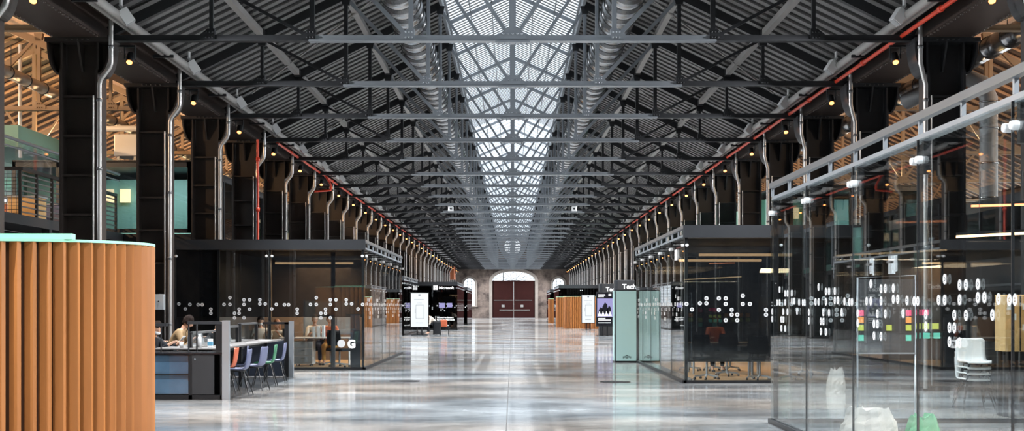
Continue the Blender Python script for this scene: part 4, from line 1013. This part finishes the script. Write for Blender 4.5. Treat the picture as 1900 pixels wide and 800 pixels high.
def sack(label, x, y, w, h, m, seed):
    rnd = random.Random(seed); mb = MB(); n = 22; rows = 10; vs = []; fold = [rnd.uniform(-.16,.16) for _ in range(n)]
    for j in range(rows):
        z = h*j/(rows-1); k = w/2*(1-.45*(j/(rows-1))**2)
        for i in range(n):
            t = 2*PI*i/n; f = j/(rows-1); q = k*(1+fold[i]*f*1.6+rnd.uniform(-.07,.07)); vs.append((x+q*math.cos(t), y+q*(.75-.5*f)*math.sin(t), z+(fold[i]*.25+rnd.uniform(-.02,.02))*f))
    fs = [(j*n+i, j*n+(i+1) % n, (j+1)*n+(i+1) % n, (j+1)*n+i) for j in range(rows-1) for i in range(n)]+[tuple(range(n-1,-1,-1)), tuple(range((rows-1)*n, rows*n))]
    mb.add(vs, fs); return tag(mb.build('paper_sack', m, None, (x, y, 0)), label, 'bag', 'bags on the floor of the big glass room')
sack('crumpled white paper sack standing inside the big glass room by the nearest pane', 4.0, 14.4, .70, .46, M_BAGW, 3)
sack('green and white plastic sack beside the white one', 4.45, 14.0, .4, .42, M_BAGG, 5)
sack('pointed white paper sack standing between the two right glass rooms', 6.0, 24.0, .36, .44, M_BAGW, 8)
r = thing('notice_cupboard', 'tall honey plywood cupboard with notices, seen through the big glass room', 'cupboard', (7.0, 18.9, 0)); o = (7.0, 18.9, 0)
mb = MB(); mb.bbox(7.12, 7.52, 18.7, 19.1, .95, 1.77, .01); mb.build('body', M_GOLD, r, o)
mb = MB(); mb.box(7.33, 7.345, 18.68, 18.7, .96, 1.76); mb.build('door_gap', M_BLACK, r, o)
mb = MB()
for x in (7.16, 7.48): mb.box(x-.03, x+.03, 18.75, 18.81, 0, .95); mb.box(x-.03, x+.03, 18.99, 19.05, 0, .95)
mb.build('leg', M_BLACK, r, o)
for x, z in ((7.18,1.6),(7.25,1.45),(7.40,1.6),(7.46,1.45),(7.40,1.3)): mb = MB(); mb.box(x-.03, x+.03, 18.69, 18.7, z-.045, z+.045); mb.build('notice', M_WHITE, r, o)
light('AREA', 'cupboard_lamp', (7.3, 17.95, 2.6), 18, (1,.75,.45), (7.3, 18.9, 1.2), .8, .2)

# ------------------------------------------------------------ left mezzanine
r = thing('mezzanine_deck', 'dark steel mezzanine deck behind the left columns', 'mezzanine', (-12.5, 24, 0)); o = (-12.5, 24, 0)
mb = MB(); mb.box(-17, -10.9, 24, 120, 3.42, 3.64); mb.box(-11.0, -10.9, 24, 36, 3.0, 3.14); mb.build('deck', M_FASC, r, o)
for i in range(16):
    mb = MB(); y = 24.3+i*6.2; mb.box(-11.1, -10.92, y, y+.18, 0, 3.42); mb.build('post', M_FASC, r, o)
mb = MB(); mb.tube([(-10.95,24,5.28),(-10.95,36,5.28)], .04, 8); mb.tube([(-10.95,24,5.1),(-10.95,36,5.1)], .02, 6); mb.build('handrail', M_STEELP, r, o)
mb = MB(); mb.box(-10.96, -10.94, 24, 36, 4.72, 5.22); mb.build('rail_glass', M_GLASS, r, o)
r = thing('mesh_cage', 'dark louvred storage cage standing on the left mezzanine', 'cage', (-12.5, 29, 3.64)); o = (-12.5, 29, 3.64)
mb = MB()
for y in [29+i*1.0 for i in range(8)]: mb.box(-11.08, -11.02, y, y+.06, 3.64, 4.72)
for x in (-14, -13, -12): mb.box(x, x+.06, 29, 29.06, 3.64, 4.72)
mb.box(-14, -11.0, 28.98, 29.05, 4.66, 4.74); mb.box(-11.1, -11.0, 29, 36, 4.66, 4.74); mb.build('frame', M_BLACK, r, o)
mb = MB()
for i in range(8): mb.box(-11.07, -11.04, 29.05, 36, 3.72+i*.12, 3.75+i*.12)
mb.build('louvres', M_RAIL, r, o)
mb = MB()
for i in range(12): mb.tube([(-14, 29.02, 3.7+i*.08), (-11.05, 29.02, 3.7+i*.08)], .006, 4)
for i in range(26): mb.tube([(-14+i*.115, 29.02, 3.66), (-14+i*.115, 29.02, 4.68)], .006, 4)
mb.build('wire_mesh', M_BLACK, r, o)
rnd = random.Random(4)
for j in range(7):
    x, y = -12.2+rnd.uniform(-.5,.5), 29.7+j*.85; h = .3+.35*rnd.random(); w = .25+.15*rnd.random()
    m = (M_GREY, M_BAGW, M_GOLD, M_BRICK, M_TABLE, M_CHAIRB, M_CHAIRO)[j]
    rr = thing('storage_crate', 'storage crate in the louvred cage on the mezzanine, %s from the camera' % ORD[j], 'crate', (x, y, 3.65), 'crates in the cage')
    mb = MB(); mb.bbox(-w, w, -.3, .3, 0, h, .02); mb.build('body', m, rr); mb = MB(); mb.box(-w-.02, w+.02, -.32, .32, h, h+.04); mb.build('lid', M_GREY, rr)
# glazed offices on the mezzanine
def office(label, x0, x1, y0, y1, z0, z1, tealish):
    r = thing('glazed_office', label, 'glazed office', ((x0+x1)/2, y0, z0), 'glazed upper offices'); o = ((x0+x1)/2, y0, z0)
    mb = MB(); mb.box(x0, x1, y0, y0+.12, z1-.16, z1); mb.box(x1-.12, x1, y0, y1, z1-.16, z1); mb.box(x0, x1, y0, y1, z1-.02, z1+.04)
    n = max(2, int((x1-x0)/1.2)); 
    for i in range(n+1): x = x0+(x1-x0-.09)*i/n; mb.box(x, x+.09, y0, y0+.1, z0, z1)
    y = y0
    while y < y1: mb.box(x1-.1, x1, y, y+.09, z0, z1); y += 2.1
    mb.box(x0, x1, y0, y0+.1, z0, z0+.12); mb.build('frame', M_STEELP if tealish else M_FASC, r, o)
    mb = MB(); mb.box(x0+.05, x1-.05, y0+.05, y0+.062, z0+.1, z1-.15); mb.box(x1-.062, x1-.05, y0+.1, y1, z0+.1, z1-.15); mb.build('glazing', M_GLASSD, r, o)
    mb = MB(); mb.box(x0, x1-.5, y0+3.2, y0+3.3, z0, z1-.2); mb.box(x0+.2, x0+.3, y0+.3, y1, z0, z1-.2); mb.build('inner_wall', M_TEALP, r, o)
    mb = MB()
    for i in range(4): mb.box(x0+.6+i*.5, x0+.9+i*.5, y0+3.0, y0+3.1, z1-.9, z1-.5)
    mb.build('lit_panel', M_LED, r, o)
    light('AREA', 'office_fill', (x1-1.6, y0+1.6, z1-.25), 160, (.95,.97,1), (x1-1.8, y0+2.2, z0), 2.2, 1.2)  # lamp added inside to brighten the office behind its glazing
    return r
office('glazed upper office seen between the second and third left columns', -14, -9.0, 36.2, 60, 3.66, 5.66, False)
office('glazed upper office farther along the left aisle', -13.5, -9.2, 64, 96, 3.66, 5.9, True)
mb = MB(); mb.box(-10.88, -9.0, 36.2, 60, 3.42, 3.64)
tag(mb.build('office_platform', M_FASC), 'dark platform edge carrying the nearer upper office', 'platform')
r = thing('teal_gantry', 'pale teal suspended platform hanging high in the left aisle', 'platform', (-15.5, 36, 7)); o = (-15.5, 36, 7)
mb = MB(); mb.box(-19, -13.6, 35.6, 44, 6.0, 6.6); mb.box(-19, -12.9, 46, 54, 5.75, 6.2); mb.build('deck', M_TEALP, r, o)
mb = MB()
for x, y in ((-13.7, 36), (-15.0, 36), (-13.7, 43.5), (-13.0, 46.5), (-13.0, 53)): mb.tube([(x, y, 5.74), (x, y, 8.9)], .05, 8)
mb.build('hanger', M_WHITE, r, o)
r = thing('air_unit', 'white air-handling unit with bent ducts on the roof of the upper office', 'air unit', (-11.5, 39, 5.7)); o = (-11.5, 39, 5.7)
mb = MB(); mb.bbox(-11.9, -11.2, 38.6, 39.6, 6.1, 6.75, .03); mb.build('casing', M_WHITE, r, o)
mb = MB()
for x in (-11.8, -11.3): mb.box(x-.04, x+.04, 38.7, 38.78, 5.7, 6.1)
mb.build('leg', M_RAIL, r, o)
mb = MB(); mb.tube([(-12.6,39,6.95),(-11.4,39,6.98),(-10.95,39,6.9),(-10.85,39,6.7),(-11.0,39,6.2),(-11.1,39,5.75)], .09, 12); mb.tube([(-11.1,39,6.0),(-10.7,38.9,5.85),(-10.2,38.8,5.8)], .17, 14); mb.build('duct_tube', M_WHITE, r, o)
# right aisle upper rooms
office('glazed upper office behind the right columns', 9.0, 14, 44, 80, 3.66, 5.7, False)
mb = MB(); mb.box(9.0, 16, 20, 120, 3.42, 3.64); tag(mb.build('right_mezzanine', M_FASC), 'dark mezzanine slab behind the right columns', 'mezzanine')
# ground-level partitions under the mezzanines
for s, side in ((-1, 'left'), (1, 'right')):
    r = thing('aisle_partition', 'dark panelled partition under the %s mezzanine' % side, 'partition', (s*12, 20, 0), 'aisle partitions'); o = (s*12, 20, 0)
    mb = MB(); mb.box(s*12.0, s*12.1, 20, 150, 0, 3.40); mb.build('panelling', M_DARKW, r, o)
    mb = MB()
    for i in range(26): mb.box(s*11.97, s*12.0, 20+i*5, 20.08+i*5, 0, 3.42)
    mb.box(s*11.97, s*12.0, 20, 150, 2.1, 2.16); mb.build('frame', M_RAIL, r, o)
r = thing('upper_cabin', 'rust-coloured clad cabin high up at the far end of the left aisle', 'cabin', (-8.9, 160, 5)); o = (-8.9, 160, 5)
mb = MB(); mb.box(-10.4, -8.95, 148, 158, 0, 5.0); mb.build('base', M_DARKW, r, o)
mb = MB(); mb.box(-10.4, -7.3, 161.2, 165.0, 5.0, 6.6); mb.box(-10.4, -8.95, 148, 161.2, 5.0, 7.0); mb.build('cladding', M_BRICK, r, o)

# ------------------------------------------------------------ people
def skin_mesh(name, V, E, m, parent, root=0, sub=1, extra=None):
    bm = bmesh.new(); L = bm.verts.layers.skin.verify(); vs = []
    for i, (p, rr) in enumerate(V):
        v = bm.verts.new(p); v[L].radius = (rr, rr) if not isinstance(rr, tuple) else rr; v[L].use_root = (i == root); vs.append(v)
    for a, b in E: bm.edges.new((vs[a], vs[b]))
    me = bpy.data.meshes.new(name); bm.to_mesh(me); bm.free(); o = bpy.data.objects.new(name, me); C.objects.link(o)
    md = o.modifiers.new('skin', 'SKIN'); md.use_smooth_shade = True
    sb = o.modifiers.new('sub', 'SUBSURF'); sb.levels = sub; sb.render_levels = sub
    dg = bpy.context.evaluated_depsgraph_get(); m2 = bpy.data.meshes.new_from_object(o.evaluated_get(dg)); bpy.data.objects.remove(o)
    if extra:
        bm = bmesh.new(); bm.from_mesh(m2); e = bpy.data.meshes.new('x'); e.from_pydata(extra[0], [], extra[1]); bm.from_mesh(e); bm.to_mesh(m2); bm.free(); bpy.data.meshes.remove(e)
    m2.polygons.foreach_set('use_smooth', [True]*len(m2.polygons)); m2.materials.clear(); m2.materials.append(m); m2.name = name
    q = bpy.data.objects.new(name, m2); C.objects.link(q); q.parent = parent; return q
def ball(c, rx, ry, rz_, M3, nu=18, nv=12, fn=None, zmin=-1):
    vs = []; fs = []
    for j in range(nv+1):
        ph = PI*j/nv; z = math.cos(ph)
        for i in range(nu):
            t = 2*PI*i/nu; v = Vector((math.sin(ph)*math.cos(t), math.sin(ph)*math.sin(t), z))
            k = fn(v) if fn else 1
            vs.append(tuple(Vector(c)+M3 @ Vector((v.x*rx*k, v.y*ry*k, v.z*rz_*k))))
    for j in range(nv):
        for i in range(nu): a = j*nu+i; b = j*nu+(i+1) % nu; fs.append((a, a+nu, b+nu, b))
    return vs, fs
def person(label, loc, rz, top, low, hair, seat=.46, lean=.25, hands=((-.16,.42,.80),(.16,.42,.80)), nod=.3, turn=0, mask=False, long_hair=False, arms_up=None, feet=True):
    r = thing('person', label, 'person', loc, 'people at work', rz)
    h = seat; pel = Vector((0,0,h+.1)); d = Vector((0, math.sin(lean), math.cos(lean)))
    sp1 = pel+d*.2; ch = pel+d*.38; nk = pel+d*.53; hb = nk+d*.06
    M3 = Matrix.Rotation(turn, 3, 'Z') @ Matrix.Rotation(-nod, 3, 'X')
    hc = hb+M3 @ Vector((0,.03,.12))
    V = [(pel,.13),(sp1,.115),(ch,.13),(nk,.055),(hb,.05),(hb+M3 @ Vector((0,.01,.06)),.055)]; E = [(0,1),(1,2),(2,3),(3,4),(4,5)]
    TV = [(pel,.155),(sp1,.135),(ch,.15),(nk-d*.02,.075)]; TE = [(0,1),(1,2),(2,3)]
    LV = [(pel,.15)]; LE = []
    for s in (-1, 1):
        hand = Vector(hands[0 if s < 0 else 1]); sh = ch+d*.08+Vector((s*.17,0,0))
        mid = (sh+hand)/2; L_ = (hand-sh).length; drop = math.sqrt(max(0, .30**2-(L_/2)**2)) if L_ < .6 else .03
        el = mid+Vector((s*.06, -.02, -drop*.9))
        n = len(V); V += [(sh,.062),(el,.042),(hand,.028)]; E += [(2,n),(n,n+1),(n+1,n+2)]
        fd = (hand-el).normalized(); side = fd.cross(Vector((0,0,1))).normalized(); palm = hand+fd*.06
        n2 = len(V); V.append((palm,.026)); E.append((n+2,n2))
        for f, (off, ln) in enumerate(((-.028,.062),(-.01,.075),(.01,.07),(.028,.055))):
            b = palm+side*off+fd*.035; c1 = b+fd*ln*.5-Vector((0,0,.008)); c2 = c1+fd*ln*.4-Vector((0,0,.022))
            k = len(V); V += [(b,.010),(c1,.009),(c2,.007)]; E += [(n2,k),(k,k+1),(k+1,k+2)]
        b = hand+fd*.03-side*s*-.03; k = len(V); V += [(b,.011),(b+fd*.035+side*s*.02,.009)]; E += [(n2,k),(k,k+1)]
        k = len(TV); cuff = hand-fd*.02; TV += [(sh,.08),(el,.056),(cuff,.040)]; TE += [(2,k),(k,k+1),(k+1,k+2)]
        hip = pel+Vector((s*.09,.02,-.02)); kn = Vector((s*.13,.44,h+.07)); an = Vector((s*.12,.42,.09)); toe = Vector((s*.13,.60,.035))
        if not feet: pass
        n = len(V); V += [(hip,.09),(kn,.06),(an,.04),(toe,.035)]; E += [(0,n),(n,n+1),(n+1,n+2),(n+2,n+3)]
        k = len(LV); LV += [(hip,.10),(kn,.075),(an+Vector((0,0,.03)),.055)]; LE += [(0,k),(k,k+1),(k+1,k+2)]
    def headf(v):
        k = 1.0
        if v.y > .75 and -.25 < v.z < .15 and abs(v.x) < .22: k += .16*(1-abs(v.x)/.22)      # nose
        if v.z < -.3: k -= .10*abs(v.x)                                                    # jaw
        if abs(v.x) > .93 and abs(v.z) < .3: k += .12                                       # ears
        if v.y > .8 and .12 < v.z < .3 and .15 < abs(v.x) < .5: k -= .05                    # eye hollows
        return k
    hd = ball(hc, .075, .095, .115, M3, 24, 18, headf)
    skin_mesh('body', V, E, M_SKIN, r, 0, 1, hd)
    skin_mesh('top', TV, TE, top, r, 0, 1); skin_mesh('trousers', LV, LE, low, r, 0, 1)
    mb = MB()
    for s in (-1, 1): mb.add(*ball(Vector((s*.12,.58,.035)), .045, .10, .035, Matrix.Identity(3), 12, 8), smooth=True)
    mb.build('shoes', M_BLACK, r)
    rnd = random.Random(len(label)); tab = [rnd.uniform(-.05,.16) for _ in range(997)]
    def hf(v): return 1+tab[int((v.x*37+v.y*91+v.z*53)*10) % 997]
    hv, hfs = ball(hc+M3 @ Vector((0,-.018,.018)), .086, .10, .120, M3, 30, 22, hf)
    inv = M3.inverted(); keep = []
    for f in hfs:
        q = inv @ (sum((Vector(hv[i]) for i in f), Vector())/4-hc)
        if (q.y < .045 or q.z > .05) and (q.z > (-.1 if long_hair else -.045) or q.y < -.05): keep.append(f)
    mb = MB(); mb.add(hv, keep, True)
    if long_hair:
        a = hc+M3 @ Vector((0,-.06,-.03)); mb.tube([a, a+Vector((0,-.05,-.12)), a+Vector((0,-.04,-.24))], .07, 10, rs=[.085,.075,.04])
    mb.build('hair', hair, r)
    mb = MB()
    for s in (-1, 1): mb.add(*ball(hc+M3 @ Vector((s*.028,.088,.018)), .010, .006, .007, M3, 8, 6), smooth=True)
    if not mask: mb.add(*ball(hc+M3 @ Vector((0,.086,-.055)), .022, .006, .005, M3, 8, 6), smooth=True)
    mb.build('face_features', M_EYE, r)
    if mask:
        mb = MB(); mv, mf = ball(hc+M3 @ Vector((0,.012,-.045)), .073, .096, .062, M3, 18, 12)
        kf = [f for f in mf if (inv @ (sum((Vector(mv[i]) for i in f), Vector())/4-hc)).y > .02]
        mb.add(mv, kf, True); mb.build('face_mask', M_MASK, r)
    return r
def stool(label, x, y, h):
    r = thing('work_stool', label, 'stool', (x, y, 0), 'stools at the long desk')
    mb = MB(); mb.lathe((0,0,0), [(.001,h),(.17,h),(.18,h-.02),(.17,h-.045),(.001,h-.045)], 20); mb.build('seat', M_BLACK, r)
    for i in range(4): t = PI/4+i*PI/2; mb = MB(); mb.tube([(.1*math.cos(t),.1*math.sin(t),h-.04),(.2*math.cos(t),.2*math.sin(t),0)], .012, 6); mb.build('leg', M_BLACK, r)
    mb = MB(); mb.tube([(.16*math.cos(t*PI/8), .16*math.sin(t*PI/8), h*.4) for t in range(17)], .008, 5); mb.build('foot_ring', M_BLACK, r)
    return r
EAST = -PI/2
for x, y, h, lab in ((-6.86, 25.9, .60, 'black stool under the man in the tan jacket'), (-6.62, 27.5, .50, 'black stool under the person with ash hair'), (-6.72, 23.75, .46, 'black stool under the masked person beside the wooden booth'), (-6.95, 24.5, .46, 'black stool under the masked person behind, next to the desk')):
    stool(lab, x, y, h)
person('man with dark curly hair and tan jacket leaning over the long desk', (-6.86, 25.9, 0), EAST, M_TAN, M_CLOTHB, M_HAIRD, seat=.58, lean=.5, nod=.55, hands=((-.2,.56,.93),(.2,.50,.93)))
person('person with ash hair and dark top, hand raised to the head, at the long desk', (-6.62, 27.5, 0), EAST, M_CLOTHB, M_CLOTHN, M_HAIRL, seat=.48, lean=.55, nod=.8, mask=True, hands=((-.14,.42,1.18),(.18,.55,.93)))
person('person in black with white mask and phone, nearest the camera behind the booth', (-6.72, 23.75, 0), EAST-.3, M_CLOTHB, M_CLOTHB, M_HAIRD, seat=.44, lean=.3, nod=.5, turn=-.5, mask=True, hands=((-.1,.60,.92),(.14,.58,.92)))
person('person in black with white mask, farther from the camera beside the desk column', (-6.95, 24.5, 0), EAST-.6, M_CLOTHB, M_CLOTHN, M_HAIRD, seat=.44, lean=.25, nod=.5, turn=-.4, mask=True, long_hair=True, hands=((-.16,.66,.92),(.16,.62,.92)))
simple('phone', 'pale phone held by the masked person nearest the camera', 'phone', lambda b: b.beam((-6.06,23.62,.97),(-5.98,23.58,1.06),.07,.01), M_WHITE, (-6.02,23.6,1.0))
person('auburn-haired woman in a cream jumper typing in the left glass room', (-6.35, 35.4, 0), PI-.2, M_CLOTHW, M_CLOTHB, M_HAIRA, seat=.36, lean=.35, nod=.3, long_hair=True, hands=((-.14,.50,.86),(.16,.48,.86)))
person('masked person in a cream top sitting at the left room post', (-6.85, 35.1, 0), PI+.3, M_CLOTHW, M_CLOTHN, M_HAIRD, seat=.40, lean=.1, nod=.2, mask=True, long_hair=True, hands=((-.2,.46,.84),(.2,.46,.84)))
person('seated person in mustard trousers half hidden by the whiteboard', (-5.0, 35.55, 0), PI, M_CLOTHR, M_CLOTHM, M_HAIRD, seat=.46, lean=.2, nod=.3, hands=((-.16,.46,.84),(.16,.46,.84)))
person('seated person in navy trousers beside the mustard trousers', (-5.45, 35.6, 0), PI+.2, M_CLOTHW, M_CLOTHN, M_HAIRL, seat=.46, lean=.2, nod=.3, hands=((-.16,.46,.84),(.16,.46,.84)))
for x, y, lab in ((-6.35, 35.4, 'office chair under the auburn-haired woman'), (-6.85, 35.1, 'office chair under the masked person by the post'), (-5.0, 35.55, 'office chair under the person in mustard trousers'), (-5.45, 35.6, 'office chair under the person in navy trousers')):
    q = dup(oc, (x, y, -.04), lab, rz=0, tree=toc); q['group'] = 'office chairs in the left room'
person('person in rust top seated at the dark table in the right room', (5.0, 32.0, 0), PI, M_CLOTHR, M_CLOTHB, M_HAIRD, seat=.48, lean=.15, nod=.1, hands=((-.16,.46,.82),(.16,.46,.82)))
q = dup(oc, (5.0, 32.0, 0), 'dark office chair under the person in the rust top', rz=0, tree=toc)
person('person in a white shirt bending forward beside the left map screen', (-4.42, 74.3, 0), PI/2+.3, M_CLOTHW, M_CLOTHB, M_HAIRD, seat=.55, lean=.8, nod=.7, hands=((-.2,.5,.6),(.2,.5,.6)))
s_ = stool('black stool under the person in the white shirt', -4.42, 74.3, .56); s_['group'] = 'stools'
r = thing('suitcase', 'black upright suitcase beside the person in the white shirt', 'suitcase', (-4.22, 72.6, 0)); o = (-4.22, 72.6, 0)
mb = MB(); mb.bbox(-4.46, -4.02, 72.5, 72.78, .05, .78, .06); mb.build('body', M_BLACK, r, o)
mb = MB(); mb.tube([(-4.34,72.64,.75),(-4.34,72.64,1.05),(-4.14,72.64,1.05),(-4.14,72.64,.75)], .012, 6); mb.build('handle', M_STEELP, r, o)
for x in (-4.4, -4.08): mb = MB(); mb.lathe((x, 72.64, .03), [(.001,-.015),(.03,-.015),(.03,.015),(.001,.015)], 10, 'x'); mb.build('wheel', M_BLACK, r, o)
r = thing('orange_bag', 'small orange bag next to the black suitcase', 'bag', (-3.95, 73.6, 0)); o = (-3.95, 73.6, 0)
mb = MB(); mb.bbox(-4.1, -3.72, 73.5, 73.75, .45, .85, .04); mb.build('body', M_CHAIRO, r, o)
mb = MB(); mb.tube([(-4.0,73.62,.84),(-3.98,73.62,.95),(-3.84,73.62,.95),(-3.82,73.62,.84)], .012, 6); mb.build('handle', M_BLACK, r, o)
r = thing('side_table', 'low dark table carrying the orange bag', 'table', (-3.9, 73.65, 0)); o = (-3.9, 73.65, 0)
mb = MB(); mb.bbox(-4.15, -3.6, 73.4, 73.9, .41, .448, .01); mb.build('tabletop', M_BLACK, r, o)
for x in (-4.1, -3.65):
    for y in (73.45, 73.85): mb = MB(); mb.tube([(x,y,0),(x,y,.41)], .015, 6); mb.build('leg', M_BLACK, r, o)
# small white speaker boxes on the tie beams
for x, k, lab in ((-3.1, 8, 'small white box under the nave truss, left of the skylight'), (3.1, 8, 'small white box under the nave truss, right of the skylight')):
    r = thing('sensor_box', lab, 'sensor', (x, YK(k), ZT-.1), 'white sensor boxes')
    mb = MB(); mb.bbox(-.13,.13,-.1,.1,-.25,-.02,.02); mb.build('casing', M_WHITE, r); mb = MB(); mb.lathe((0,-.105,-.13), [(.001,-.01),(.05,-.005),(.05,.01)], 12, 'y'); mb.build('lens', M_BLACK, r)
